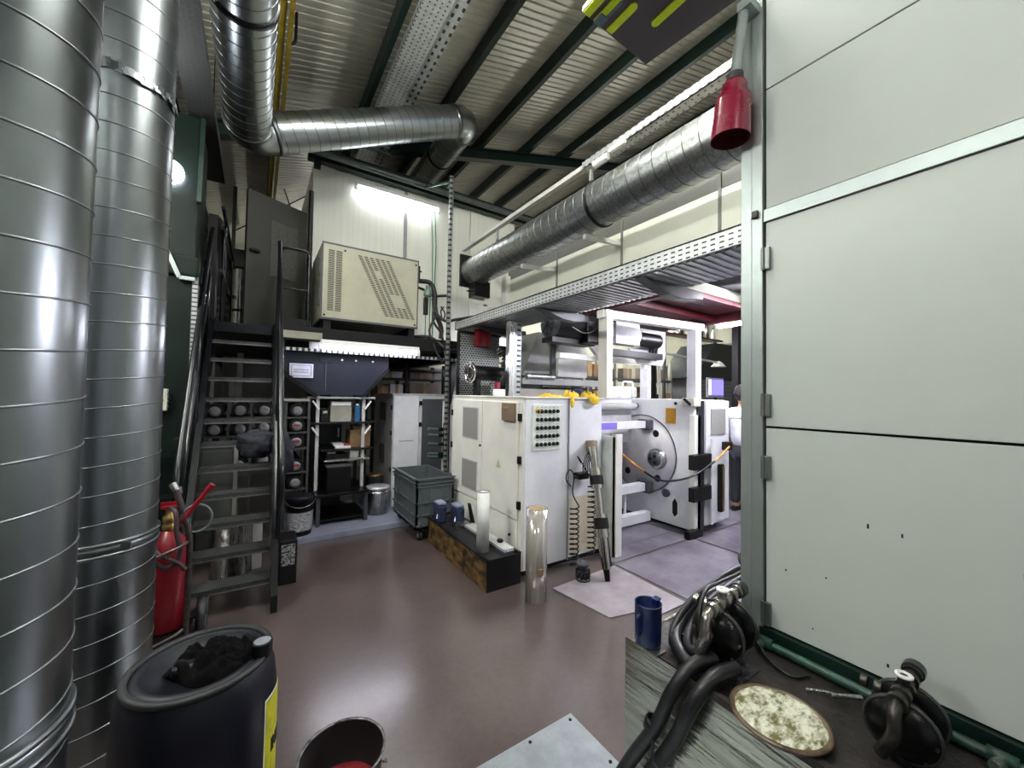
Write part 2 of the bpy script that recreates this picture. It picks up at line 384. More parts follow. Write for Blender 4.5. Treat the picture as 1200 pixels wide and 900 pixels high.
tube_light('fluorescent light under the enclosure over the far side frame', (5.3, 1.6, 2.6), (5.3, 2.9, 2.6), 150, .2, '#f4f2ff')
tube_light('fluorescent light under the enclosure behind the gantry', (3.5, 4.4, 2.6), (5.0, 4.4, 2.6), 95, .2, '#f4f2ff')

# ================================================================== DUCTS
def vduct(label, x, y, r, z1, bands, pitch, ph):
    t = T('spiral_duct', label, 'duct', (x, y, 0))
    MB().cyl((x, y, 0), (x, y, z1), r, 72, False).build('pipe', GALVV, t)
    MB().tube(helix((x, y, .02), (x, y, z1), r, pitch, ph=ph, n=56), .0032, 6).build('spiral_seam', SEAM, t)
    for z in bands:
        m = MB(); m.ring((x, y, z), (x, y, z+.035), r+.006, r-.004, 64)
        m.ring((x, y, z-.012), (x, y, z), r+.011, r-.004, 64); m.ring((x, y, z+.035), (x, y, z+.047), r+.011, r-.004, 64)
        b = m.build('clamp_band', BAND, t)
        MB().box(x+r*.52, x+r*.72, y-r-.002+.03, y-r*.72-.01, z+.005, z+.03).build('clamp_bolt', BAND, b)
    return t
d1 = vduct('thick bright spiral duct standing before the other, with clamp band near floor', -.56, 1.39, .2, roofz(-.76)-.03, [.78], .118, .6)
d2 = vduct('spiral duct standing by the red extinguisher cart, torn tape near top', -.565, 2.43, .2, roofz(-.77)-.03, [.92], .118, 2.2)
# torn tape collar
mb = MB()
for k in range(26):
    a = -1.9+k*.085; rr = .204+.004*random.random(); z = 2.93-.0*k+.012*random.random()
    p = Vector((-.565+rr*math.cos(a), 2.43+rr*math.sin(a), z))
    tn = Vector((-math.sin(a), math.cos(a), random.uniform(-.4, .4))); nn = Vector((math.cos(a), math.sin(a), random.uniform(-.5, .5)))
    mb.obox(p, tn, nn.cross(tn), nn, .012, .016+.012*random.random(), .0015)
mb.build('torn_tape', SEAM, d2)

def hduct(label, pts, r, pitch, rad, mat, bands=(), name='spiral_duct'):
    P = [Vector(p) for p in pts]; t = T(name, label, 'duct', P[0])
    for i in range(len(P)-1):
        a, b = P[i], P[i+1]; d = (b-a).normalized()
        a2 = a+d*(rad if i > 0 else 0); b2 = b-d*(rad if i < len(P)-2 else 0)
        s = MB().cyl(a2, b2, r, 48, False).build('pipe', mat, t)
        MB().tube(helix(a2, b2, r, pitch, n=40, ph=i), .004, 5).build('spiral_seam', SEAM if mat is GALV else M('seam_dark', '#6e706e', .4, .9), t)
        if i > 0: MB().ring(a2-d*.02, a2+d*.03, r+.009, r-.005, 40).build('joint_collar', BAND, t)
        if i < len(P)-2: MB().ring(b2-d*.03, b2+d*.02, r+.009, r-.005, 40).build('joint_collar', BAND, t)
        if 0 < i < len(P)-1 or len(P) > 2 and i == 0:
            if i < len(P)-2:
                c = P[i+2]; e = (c-b).normalized(); q0, q1 = b-d*rad, b+e*rad
                path = [q0*(1-k/4)**2+b*2*(k/4)*(1-k/4)+q1*(k/4)**2 for k in range(5)]
                MB().tube(path, r, 40, False).build('elbow', mat, t)
    for f in bands:
        a, b = P[0], P[-1]; d = (b-a).normalized(); p = a+d*f
        m = MB().ring(p-d*.012, p+d*.012, r+.014, r-.004, 48); m.build('clamp_band', BLACKM, t)
    return t
dz = hduct('long overhead spiral duct with two elbows under the roof', [(-.15, -3, 4.33), (-.15, 5.0, 4.33), (2.45, 5.0, 5.56), (2.45, 9.5, 5.56)], .205, .12, .25, GALV)
MB().ring((-.15, 3.20, 4.33), (-.15, 3.24, 4.33), .216, .198, 48).build('clamp_band', BLACKM, dz)
MB().ring((2.45, 6.0, 5.56), (2.45, 6.04, 5.56), .216, .198, 48).build('clamp_band', BLACKM, dz)
dr = hduct('spiral duct running along the cream enclosure wall', [(2.60, .96, 3.37), (2.60, 5.0, 3.37)], .2, .122, .2, GALVR, (1.72, 2.10) and (1.55,))
MB().box(2.38, 2.84, 5.0, 5.03, 3.14, 3.60).build('end_plate', BLACK, dr)
MB().box(2.52, 2.76, 4.8, 5.0, 2.98, 3.2).build('damper_box', BLACK, dr)
MB().bar((2.52, 4.8, 3.05), (2.36, 4.72, 3.0), .02, .02).build('damper_lever', BLACK, dr)
# small dark pipework under the duct end
t = T('duct_bracket_frame', 'white bracket frame holding the end of the spiral duct', 'bracket', (2.78, 4.85, 2.56))
m = MB(); m.box(2.70, 2.74, 4.84, 4.88, 2.56, 3.14); m.box(2.70, 3.0, 4.84, 4.88, 2.86, 2.89); m.build('frame', WPAINT, t)

# ================================================================== OVERHEAD TRAYS, PIPES, SIGN
PERF = perforated('perforated_tray', '#b7bab8', 0, 1, .055, .055, .3, .3, .55, .45)
PERFS = perforated('perforated_side', '#aeb1b0', 1, 2, .075, .09, .42, .45, .55, .45)
t = T('cable_tray', 'wide perforated cable tray hanging under the roof by the green purlin', 'cable tray', (1.265, -2, 5.5))
for a, b in ((-2, 2.9), (2.93, 9.0)):
    MB().box(1.265, 1.535, a, b, 5.49, 5.5).build('base_sheet', PERF, t)
    for x in (1.265, 1.523): MB().box(x, x+.012, a, b, 5.5, 5.58).build('side', PERFS, t)
    MB().box(1.545, 1.675, a, b, 5.51, 5.52).build('side_strip', perforated('perforated_strip', '#b7bab8', 1, 0, .11, .075, .45, .4, .55, .45), t)
for y in (.6, 2.9, 6.3):
    MB().box(1.22, 1.72, y, y+.05, 5.45, 5.49).build('crossbar', M('zinc_bar', '#77797a', .4, .7), t)
    for x in (1.24, 1.70): MB().cyl((x, y+.02, 5.47), (x, y+.02, roofz(x)-.01), .006, 6).build('hanger', BLACKM, t)
t = T('cable_tray', 'dusty slotted cable tray high above the stairs', 'cable tray', (-.36, 1, 4.0))
MB().box(-.56, -.37, 2.72, 5.6, 4.0, 4.01).build('base_sheet', perforated('perforated_dark', '#3d3e3b', 1, 0, .05, .035, .55, .4, .4, .5), t)
for x in (-.56, -.38): MB().box(x, x+.01, 2.72, 5.6, 4.01, 4.09).build('side', DGREY, t)
for y in (2.9, 3.9, 5.2): MB().cyl((-.47, y, 4.01), (-.47, y, roofz(-.47)), .006, 6).build('hanger', BLACKM, t)
t = T('gas_pipe', 'mustard yellow pipe running under the roof', 'pipe', (.11, -2, 5.2))
MB().cyl((.11, -2, 5.2), (.11, 11, 5.2), .03, 12).build('pipe', YPIPE, t); MB().box(.16, .20, -2, 11, 5.14, 5.24).build('bracket_rail', YPIPE, t)
for y in (0, 3, 6, 9): MB().cyl((.11, y, 5.23), (.11, y, roofz(.11)), .008, 6).build('hanger', BLACKM, t)
MB().tube(arc([(.24, 4.6, 5.58), (.24, 4.6, 5.25), (.17, 4.6, 5.2)], .1), .015, 8).build('drop_pipe', BLACK, t)
# tray, conduit and red pipe over the enclosure
t = T('cable_tray', 'narrow slotted cable tray above the red pipe', 'cable tray', (2.96, 1, 3.98))
MB().box(2.82, 2.94, .95, 3.0, 4.0, 4.008).build('base_sheet', PERF, t)
for x in (2.82, 2.932): MB().box(x, x+.008, .95, 3.0, 4.0, 4.08).build('side', PERFS, t)
MB().box(2.82, 2.89, 3.0, 5.9, 4.0, 4.05).build('trunking', M('white_trunking', '#b9b9b2', .5), t)
for y in (1.1, 2.9, 4.8): MB().box(2.86, 2.89, y, y+.03, 3.83, 4.0).build('support', MGREY, t); MB().box(2.86, 3.10, y, y+.03, 3.83, 3.86).build('support_foot', MGREY, t)
MB().box(2.78, 2.82, 2.40, 2.6, 3.96, 4.0, .01).build('clamp', WHITE, t); MB().cyl((2.80, 2.62, 3.95), (2.80, 2.8, 3.95), .035, 12).build('float_valve', WHITE, t)
t = T('red_pipe', 'thin red sprinkler pipe above the spiral duct', 'pipe', (3.04, .95, 3.79))
MB().cyl((2.88, .95, 3.79), (2.88, 5.4, 3.79), .022, 10).build('pipe', M('sprinkler_red', '#8d2a22', .5), t)
for y in (1.4, 3.4, 4.7): MB().box(2.87, 3.10, y, y+.03, 3.74, 3.77).build('saddle', MGREY, t)
# hanging board with neon strips
NEON = M('neon_strip', '#e8ff14', .5, 0, var=.08, scale=30); BOARD = M('board_brown_grey', '#4e474c', .5, 0, var=.08, scale=3)
t = T('hanging_board', 'grey brown hanging board with neon yellow strips', 'sign', (1.7, 1.2, 3.6))
MB().prism([(1.36, 1.46), (1.90, 1.48), (1.96, .94), (1.36, .94)], 2, 3.60, 3.63).build('board', BOARD, t)
def pill(x, y0, y1, w, rd0, rd1):
    pts = []
    n = 10
    if rd1: pts += [(x+w*math.cos(a), y1-w+w*math.sin(a)) for a in [PI*i/n for i in range(n+1)]]
    else: pts += [(x+w, y1), (x-w, y1)]
    if rd0: pts += [(x+w*math.cos(a), y0+w+w*math.sin(a)) for a in [PI+PI*i/n for i in range(n+1)]]
    else: pts += [(x-w, y0), (x+w, y0)]
    return pts
for x, y0, y1, a, b in ((1.385, .95, 1.455, 0, 0), (1.46, 1.28, 1.455, 0, 0), (1.555, 1.27, 1.455, 1, 0), (1.72, .95, 1.30, 1, 1)):
    MB().prism(pill(x, y0, y1, .022, a, b), 2, 3.592, 3.60).build('neon_strip', NEON, t)
MB().box(1.475, 1.49, 1.3, 1.458, 3.588, 3.60).build('blue_strip', M('blue_strip', '#5d7384', .5), t)
MB().box(1.44, 1.49, 1.40, 1.458, 3.585, 3.592).build('blue_strip', M('blue_strip', '#5d7384', .5), t)
for x, y, zt in ((1.4, 1.0, 5.485), (1.9, 1.0, roofz(1.9)-.02), (1.4, 1.42, 5.485), (1.87, 1.42, roofz(1.87)-.02)): MB().cyl((x, y, 3.63), (x, y, zt), .004, 6).build('wire', BLACKM, t)
# red warning horn
bc = Vector((1.80, .93, 2.80))
t = T('alarm_horn', 'dark red bell shaped alarm horn on a metal conduit', 'alarm', bc)
ax = Vector((.03, -.06, 1)).normalized()
MB().lathe(bc, [(.082, 0), (.082, .005), (.074, .17), (.072, .19), (.058, .195), (.055, .24), (.045, .262), (.0, .265)], 32, ax).build('bell', MAROON, t)
MB().lathe(bc, [(.080, .001), (.072, .17), (0, .18)], 32, ax).build('bell_inside', M('maroon_dark', '#5a0c20', .5), t)
m = MB().cyl(bc+ax*.26, bc+ax*.30, .035, 16); m.build('socket', DGREY, t)
MB().cyl(bc+ax*.30, bc+Vector((.03, -.05, .62)), .022, 12).build('conduit', ALU, t)
MB().box(1.80, 1.93, .84, .90, 3.38, 3.42).build('bracket', ALU, t)

# ================================================================== STAIRS
SX0, SX1 = -.365, .125
def sp(k): return 3.45+.1364*(k-1), .195+.1905*(k-1)      # front edge of tread k
t = T('staircase', 'steep black steel staircase up to the mezzanine', 'stairs', (-.12, 3.4, 0))
dirv = Vector((0, .1364, .1905)).normalized()
for x in (SX0-.02, SX1+.03):
    m = MB(); a = Vector((x, 3.36, .0)); b = Vector((x, 5.0, 2.29))
    m.prism([(3.30, 0), (3.50, 0), (4.93, 2.0), (4.93, 2.30), (4.86, 2.30), (3.30, .12)], 0, x-.022, x+.022)
    m.build('stringer', STAIRM, t)
tr = None
for k in range(1, 12):
    y, z = sp(k)
    if tr is None:
        m = MB(); m.box(SX0, SX1, y, y+.17, z-.005, z); m.box(SX0, SX1, y, y+.006, z-.035, z)
        tr = m.build('tread', TREADM, t)
        e = MB().box(SX0, SX1, y-.003, y, z-.038, z-.028).build('nosing', M('worn_edge', '#8b8d8d', .35, .8), tr)
    else:
        c = dupe(tr, 'tread', t, (0, .1364*(k-1), .1905*(k-1))); dupe(e, 'nosing', c, (0, 0, 0))
MB().box(SX0, SX1, 4.93, 5.0, 2.20, 2.30).build('landing_edge', STAIRM, t)
def handrail(x, y0, z0, y1, z1):
    m = MB(); p0 = Vector((x, y0, z0)); p1 = Vector((x, y1, z1))
    h = MB().tube(arc([(x, y0+.16, z0-.34), (x, y0-.02, z0-.22), (x, y0, z0), (x, y1, z1)], .1), .021, 12).build('handrail', STAIRM, t)
    q = Vector((0, 0, -.42)); MB().cyl(p0+q+(p1-p0)*.06, p1+q, .015, 10).build('midrail', STAIRM, t)
    for f in (.14, .52, .97):
        p = p0+(p1-p0)*f; MB().cyl(p, p+Vector((0, .0, -.92)), .018, 10).build('baluster', STAIRM, t)
handrail(SX1+.05, 3.32, 1.03, 4.96, 3.24)
handrail(SX0-.05, 3.32, 1.03, 4.96, 3.24)
# guard loop at the stair head
t = T('guard_rail', 'black tubular guard rail at the mezzanine edge beside stairs', 'railing', (.3, 5.02, 2.3))
MB().tube(arc([(.19, 5.04, 2.3), (.19, 5.04, 3.22), (.48, 5.04, 3.22), (.48, 5.04, 2.3)], .08), .016, 10).build('loop', STAIRM, t)
MB().cyl((.19, 5.04, 2.76), (.48, 5.04, 2.76), .012, 8).build('midrail', STAIRM, t)
MB().box(.17, .50, 5.03, 5.05, 2.3, 2.42).build('kick_plate', BLACK, t)
# upper rails of the left walkway (dark members running away overhead)
t = T('walkway_rail', 'dark glossy rails running back above the stairs', 'railing', (-.35, 5.2, 2.3))
for x, z in ((-.34, 3.30), (-.34, 2.85), (-.34, 3.52)):
    MB().cyl((x, 5.06, z), (x, 7.1, z), .02, 10).build('rail', STAIRM, t)
for x, y, z in ((-.34, 5.3, 3.3), (-.34, 6.9, 3.3), (-.34, 5.6, 3.52), (-.34, 7.05, 3.52)):
    MB().cyl((x, y, 2.3), (x, y, z), .018, 8).build('post', STAIRM, t)
# sheet-steel door on the mezzanine
DOORM = M('steel_door', '#302f2c', .5, .1, var=.08)
d = bpy.data.objects.new('door_1', None); COL.objects.link(d); d.location = (-.14, 5.3, 2.3); struct(d, 'grey steel door standing open at the stair head', 'door')
a, b = Vector((-.145, 5.30, 0)), Vector((.48, 5.62, 0)); dd = (b-a).normalized(); nn = Vector((dd.y, -dd.x, 0))
MB().obox((a+b)/2+Vector((0, 0, 3.1)), dd, nn, (0, 0, 1), (b-a).length/2, .02, .79).build('leaf', DOORM, d)
MB().obox(a+dd*.42+Vector((0, 0, 3.30))+nn*.023, dd, nn, (0, 0, 1), .16, .003, .33).build('notice', M('dusty_notice', '#454540', .6, 0, var=.2, scale=30), d)
MB().obox(a+dd*.08+Vector((0, 0, 3.2))+nn*.04, dd, nn, (0, 0, 1), .05, .02, .012).build('handle', BLACK, d)
MB().cyl(b+Vector((.05, 0, 2.3)), b+Vector((.05, 0, 4.2)), .03, 10).build('jamb', BLACK, d)
t = T('flue_pipe', 'chrome flue pipe behind the rails upstairs', 'pipe', (-.215, 6.4, 2.3))
MB().cyl((-.215, 6.4, 2.3), (-.215, 6.4, 3.25), .09, 24).build('pipe', STEEL, t)
for z in (2.65, 3.22): MB().ring((-.215, 6.4, z), (-.215, 6.4, z+.03), .097, .08, 24).build('band', BLACK, t)
t = T('dark_unit', 'black slatted unit on the mezzanine behind the rails', 'equipment', (-.3, 7.2, 2.3))
MB().box(-.62, .1, 7.2, 7.7, 2.3, 3.75, .01).build('body', BLACK, t)
for k in range(5): MB().box(-.58, -.34, 7.17, 7.2, 2.45+.12*k, 2.50+.12*k).build('slat', DGREY, t)
for k in range(2): MB().box(-.2+.2*k, -.06+.2*k, 7.18, 7.2, 3.45, 3.66).build('window', M('dark_window', '#101214', .2), t)
# X bracing under the roof
t = T('brace', 'thin crossed steel brace rods below the roof', 'brace', (.2, 8.9, 5))
m = MB().cyl((-.4, 8.9, 4.6), (.75, 8.9, 5.6), .012, 6); m.build('rod', BLACK, t); MB().cyl((.35, 8.86, 5.6), (.75, 8.86, 4.5), .012, 6).build('rod', BLACK, t)
MB().box(-.46, -.40, 8.84, 8.94, 2.3, 5.4).build('post', GREEN, t)

# green press frame beside the stairs
GP = M('green_press', '#03140e', .5, .0, var=.2, scale=3, spec=.2)
t = T('green_press_frame', 'tall dark green steel press frame with toothed rack strip', 'machine', (-.8, 4.5, 0))
MB().box(-1.3, -.455, 4.25, 5.0, 0, 2.55, .01).build('lower_body', GP, t)
MB().box(-1.2, -.47, 4.3, 4.9, 2.72, 3.97, .01).build('upper_column', GP, t)
MB().box(-1.25, -.44, 4.22, 5.0, 2.55, 2.72, .02).build('collar', GP, t)
MB().bar((-.66, 4.215, 2.78), (-.56, 4.215, 2.53), .03, .03).build('conduit', ALU, t); MB().bar((-.56, 4.215, 2.53), (-.46, 4.215, 2.53), .03, .03).build('conduit', ALU, t)
MB().bar((-.455, 4.24, 3.2), (-.45, 4.28, 3.95), .03, .05).build('green_strut', GREEN, t)
m = MB()
for k in range(26): m.box(-.475, -.44, 4.235, 4.25, 1.55+.038*k, 1.575+.038*k)
stuff(m.build('rack_teeth', M('rack_teeth', '#a9aba9', .5, .3), t)); MB().box(-.48, -.435, 4.24, 4.252, 1.5, 2.56).build('rack_bar', DGREY, t)
m = MB().box(-.66, -.60, 4.19, 4.25, 1.42, 1.6, .008); m.build('switch_box', M('switch_cream', '#b5b5a8', .5), t)
for k in range(4): MB().cyl((-.60, 4.21, 1.45+.035*k), (-.585, 4.21, 1.45+.035*k), .008, 8).build('terminal', BLACK, t)
MB().box(-.54, -.46, 4.1, 4.25, 1.12, 1.2).build('ledge', BLACK, t)
for z in (.72, 1.05): MB().box(-.75, -.455, 4.15, 4.19, z, z+.03).build('rail', STAIRM, t)
t = T('black_ram', 'black sloping ram arm above the stair rails', 'machine', (-.4, 5.2, 2.3))
MB().prism([(5.15, 2.3), (5.35, 2.3), (5.35, 3.1), (6.6, 3.72), (6.6, 3.86), (5.15, 3.46)], 0, -.47, -.39).build('arm', BLACK, t)
MB().box(-.50, -.36, 5.1, 5.4, 2.30, 2.36).build('foot', BLACK, t)

# ================================================================== UNDER THE STAIRS
UG = 'film rolls stored on the rack behind the stairs'
t = T('roll_rack', 'dark steel rack holding film rolls under the mezzanine', 'rack', (0, 5.2, 0))
for x in (-.46, -.23, -.03, .20, .29, .52): MB().box(x-.012, x+.012, 5.02, 5.05, 0, 1.52).build('upright', M('rack_grey', '#4a4b4b', .5, .2), t); MB().box(x-.012, x+.012, 5.78, 5.81, 0, 1.52).build('upright', M('rack_grey', '#4a4b4b', .5, .2), t)
MB().box(-.46, .52, 5.0, 5.02, 1.485, 1.515).build('crossbar', M('pale_bar', '#9a9b92', .5, .2), t)
ROLLE = M('roll_end_white', '#7d7b7f', .6, 0, var=.15, scale=30)
core = None
for x, z, red in ((-.345, 1.385, 0), (-.345, 1.195, 0), (-.13, 1.395, 0), (-.13, 1.20, 0), (.085, 1.395, 0), (.085, 1.21, 0), (-.13, .82, 0), (.085, .86, 0), (.40, 1.385, 0), (.40, 1.215, 1), (.40, 1.035, 1), (.40, .765, 1), (.40, .575, 0)):
    lab = {(.40, 1.215): 'topmost red labelled film roll on the rack beside the stairs', (.40, 1.035): 'middle red labelled film roll on the rack beside the stairs', (.40, .765): 'lowest red labelled film roll on the rack beside the stairs', (.40, 1.385): 'plain film roll above the red labelled ones beside stairs', (.40, .575): 'plain film roll below the red labelled ones beside stairs'}.get((x, z)) or 'plain film roll on the %s row behind the stair treads' % ('upper' if z > 1.3 else 'second' if z > 1.1 else 'lowest')
    r = T('film_roll', lab, 'film roll', (x, 5.0, z-.075), UG)
    MB().cyl((x, 5.0, z), (x, 5.75, z), .075, 20).build('roll', BLACK, r)
    MB().lathe((x, 5.0, z-.01), [(.052, 0), (.05, -.012), (.02, -.016), (0, -.012)], 20, (0, 1, 0)).build('end_disc', ROLLE, r)
    if red: MB().box(x-.03, x+.03, 4.98, 4.986, z-.012, z+.012).build('core_label', M('core_red', '#8a2b32', .5), r)
    MB().box(x-.10, x+.10, 5.0, 5.8, z-.093, z-.077).build('roll_support', M('rack_grey', '#4a4b4b', .5, .2), t)
PGREY = M('dim_grey_cabinet', '#5f625b', .5, 0, var=.1, scale=3)
t = T('grey_cabinet', 'small grey cabinet under the stairs with pale trim', 'cabinet', (-.26, 4.7, 0))
MB().box(-.44, -.14, 4.72, 4.98, .0, 1.02, .006).build('body', PGREY, t); MB().box(-.16, -.125, 4.70, 4.72, .0, 1.06).build('trim', M('pale_trim', '#b0b0a8', .5), t)
MB().box(-.43, -.17, 4.705, 4.72, .70, 1.0).build('door', PGREY, t); MB().box(-.43, -.17, 4.708, 4.722, .03, .66).build('door', PGREY, t)
t = T('junction_cabinet', 'flat grey switch box above the film rolls', 'box', (.02, 5.9, 0))
MB().box(-.13, .16, 5.88, 6.0, 1.58, 2.0, .005).build('body', PGREY, t); MB().box(-.20, -.14, 5.86, 5.92, 0, 2.06).build('post', M('pale_trim', '#b0b0a8', .5), t)
MB().box(-.11, .14, 5.875, 5.88, 1.60, 1.98).build('door', PGREY, t)
t = T('paint_tin', 'large metal tin with a brassy lid under the stair treads', 'tin', (-.14, 4.2, 0))
MB().lathe((-.14, 4.2, 0), [(0, 0), (.15, 0), (.15, .42), (.155, .425), (.155, .44)], 28).build('body', STEEL, t)
MB().lathe((-.14, 4.2, .44), [(.158, 0), (.158, .02), (.14, .025), (.13, .012), (0, .012)], 28).build('lid', M('brass_lid', '#8f8950', .3, .9, var=.2, scale=20), t)
MB().tube([(-.14+.155*math.cos(a), 4.2+.155*math.sin(a), .38-.08*math.sin((a+2.2)/1.2*PI)) for a in [-2.2+.12*i for i in range(11)]], .004, 6).build('bail_handle', STEEL, t)
t = T('carton', 'pale carton standing behind the brassy tin', 'box', (.04, 4.25, 0))
MB().box(.015, .09, 4.2, 4.45, 0, .40).build('body', GREYW, t); MB().box(.015, .09, 4.198, 4.45, .40, .403).build('flap', CARD2, t)
t = T('plastic_crate', 'black box with white printed panel at the foot of stairs', 'box', (.25, 3.85, 0))
MB().box(.20, .33, 3.72, 3.98, 0, .36, .008).build('body', BLACK, t)
LABM = M('smudged_label', '#9d9d9d', .6, 0, var=.4, scale=55, col2='#1c1c1e', lo=.47, hi=.55, stretch=(1, 1, 2))
MB().box(.215, .315, 3.716, 3.72, .16, .33).build('label', LABM, t); MB().box(.33, .334, 3.74, 3.94, .16, .33).build('label', LABM, t)
t = T('ink_bucket', 'dark navy bucket with a white label beside the stairs', 'bucket', (.44, 4.80, .06))
MB().lathe((.44, 4.80, .061), [(0, 0), (.115, 0), (.135, .37), (.14, .37), (.14, .40), (.125, .41), (0, .41)], 28).build('body', NAVY, t)
MB().lathe((.44, 4.80, .061), [(.1185, .05), (.130, .25)], 28).build('label', M('bucket_label', '#a5a5ac', .6, 0, var=.4, scale=40, col2='#2a2a38', lo=.4, hi=.5, stretch=(1, 1, 3)), t)
MB().tube([(.44+.145*math.cos(a), 4.80+.145*math.sin(a), .44-.07*math.sin(a*1.0+PI)) for a in [PI+.2+PI*.88*i/12 for i in range(13)]], .004, 6).build('bail_handle', STEEL, t)
struct(MB().box(.28, 1.75, 4.62, 5.95, 0, .06, .004).build('floor_plinth', M('plinth_blue_grey', '#83879a', .45, 0, var=.1)), 'low blue grey plinth under the trolley', 'plinth')

def cloth(name, c, s, mat, parent, amp=.3, seed=0, freq=2.2, sub=4):
    from mathutils import noise
    bm = bmesh.new(); bmesh.ops.create_icosphere(bm, subdivisions=sub, radius=1)
    for v in bm.verts:
        p = v.co.copy(); q = p*freq+Vector((seed, seed*1.7, 0))
        d = noise.noise(q)*amp+abs(noise.noise(q*2.3))*amp*.6-amp*.15
        p = p*(1+d); v.co = Vector((c[0]+p.x*s[0], c[1]+p.y*s[1], c[2]+p.z*s[2]))
    return MB().bm(bm, True).build(name, mat, parent)
def mound(name, c, sx, sy, h, mat, parent, seed=0, rot=0., nx=36, ny=26, fr=2.3):
    """crumpled cloth heap lying on a surface"""
    from mathutils import noise
    m = MB(); vs = []
    for j in range(ny+1):
        for i in range(nx+1):
            u, v = i/nx*2-1, j/ny*2-1
            e = 1+.22*noise.noise(Vector((u*1.5+seed, v*1.5, seed)))
            x, y = u*math.sqrt(1-v*v/2)*e, v*math.sqrt(1-u*u/2)*e
            r = min(1, math.sqrt(u*u*(1-v*v/2)**1+v*v*(1-u*u/2)))
            f = abs(noise.noise(Vector((x*fr+seed, y*fr*.7, seed*.3))))+.5*abs(noise.noise(Vector((x*fr*2.1, y*fr*2.1+seed, 1))))
            z = max(0, (1-r**4))*(.35+1.0*f)
            X, Y = x*sx*math.cos(rot)-y*sy*math.sin(rot), x*sx*math.sin(rot)+y*sy*math.cos(rot)
            vs.append((c[0]+X, c[1]+Y, c[2]+.002+z*h))
    w = nx+1; m.add(vs, [(j*w+i, j*w+i+1, (j+1)*w+i+1, (j+1)*w+i) for j in range(ny) for i in range(nx)], True)
    n0 = len(vs); base = [(v[0], v[1], c[2]) for v in vs]
    m.add(base, [(j*w+i, (j+1)*w+i, (j+1)*w+i+1, j*w+i+1) for j in range(ny) for i in range(nx)], True)
    return m.build(name, mat, parent)
JEAN = M('navy_cloth', '#191d2b', .85, 0, var=.3, scale=12, bump=.3, bscale=200)
t = T('jacket', 'crumpled navy jacket hung over the stair handrail', 'jacket', (.1, 4.2, 1.1))
cloth('body', (.035, 4.12, 1.13), (.16, .10, .12), JEAN, t, .42, 3, 1.7); cloth('sleeve', (.235, 4.16, 1.00), (.08, .08, .17), JEAN, t, .42, 9, 1.7)

# wheeled extinguisher
t = T('extinguisher_cart', 'red wheeled fire extinguisher on a tubular cart', 'extinguisher', (-.42, 3.3, 0))
MB().lathe((-.445, 3.36, .1), [(0, 0), (.09, .0), (.10, .02), (.10, .46), (.085, .54), (.05, .59), (.03, .61)], 24).build('cylinder', RED, t)
MB().lathe((-.445, 3.36, .71), [(.028, 0), (.036, .01), (.036, .035), (.026, .045), (.034, .055), (.034, .085), (.02, .1), (.02, .14)], 16).build('neck', M('gilt', '#b89a63', .3, .9), t)
m = MB().cyl((-.445, 3.36, .85), (-.445, 3.36, .865), .045, 14); m.box(-.49, -.40, 3.35, 3.37, .865, .885); m.build('valve_wheel', RED, t)
FR = M('cart_tube', '#4a3f40', .4, .5, var=.3, scale=20)
for x0, x1 in ((-.33, -.36), (-.53, -.55)):
    MB().tube(arc([(x0, 3.22, .02), (x0+.005, 3.23, .72), (x1-.06, 3.30, .99)], .12), .017, 10).build('frame_tube', FR, t)
    MB().cyl((x1-.06+.012, 3.293, .968), (x1-.072, 3.305, 1.01), .021, 10).build('grip', STEEL, t)
for z in (.66, .14): MB().tube(arc([(-.33, 3.23, z), (-.37, 3.19, z-.02), (-.49, 3.18, z-.06), (-.53, 3.22, z-.07)], .05), .011, 8).build('crossbar', FR, t)
lance = MB().cyl((-.40, 3.26, .74), (-.235, 3.22, .985), .014, 10).build('lance', RED, t)
MB().cyl((-.25, 3.223, .965), (-.225, 3.218, 1.0), .018, 10).build('nozzle', RED, lance)
HOSE = M('dark_hose', '#33282b', .5, 0, var=.2)
MB().tube(spline([(-.43, 3.3, .86), (-.40, 3.24, .84), (-.39, 3.22, .72), (-.37, 3.22, .6), (-.42, 3.22, .52), (-.5, 3.22, .58), (-.53, 3.24, .68)]), .014, 8).build('hose', HOSE, t)
MB().tube(spline([(-.55, 3.24, .74), (-.47, 3.2, .62), (-.38, 3.2, .55), (-.34, 3.2, .5)]), .012, 8).build('hose', HOSE, t)
MB().tube([(-.30+.075*math.cos(a), 3.25, .79+.085*math.sin(a)) for a in [2*PI*i/24 for i in range(24)]], .008, 8, closed=True).build('hose_loop', M('loop_hose', '#5b6460', .5), t)
MB().box(-.55, -.32, 3.18, 3.5, .03, .1, .01).build('tray', BLACK, t)
for x in (-.27, -.60):
    wl = MB().ring((x-.02, 3.36, .13), (x+.03, 3.36, .13), .12, .098, 28).build('tyre', RUBBER, t)
    MB().lathe((x+.012, 3.36, .13), [(.098, -.008), (.098, .008), (.0, .012)], 24, (1, 0, 0)).build('wheel_disc', BLACK, wl)
    for k in range(6): MB().bar((x+.026, 3.36, .13), (x+.026, 3.36+.1*math.cos(k*PI/3), .13+.1*math.sin(k*PI/3)), .008, .012, (1, 0, 0)).build('spoke', DGREY, wl)
MB().cyl((-.60, 3.36, .13), (-.27, 3.36, .13), .01, 8).build('axle', BLACKM, t)
t.location += Vector((.015, -.11, 0))

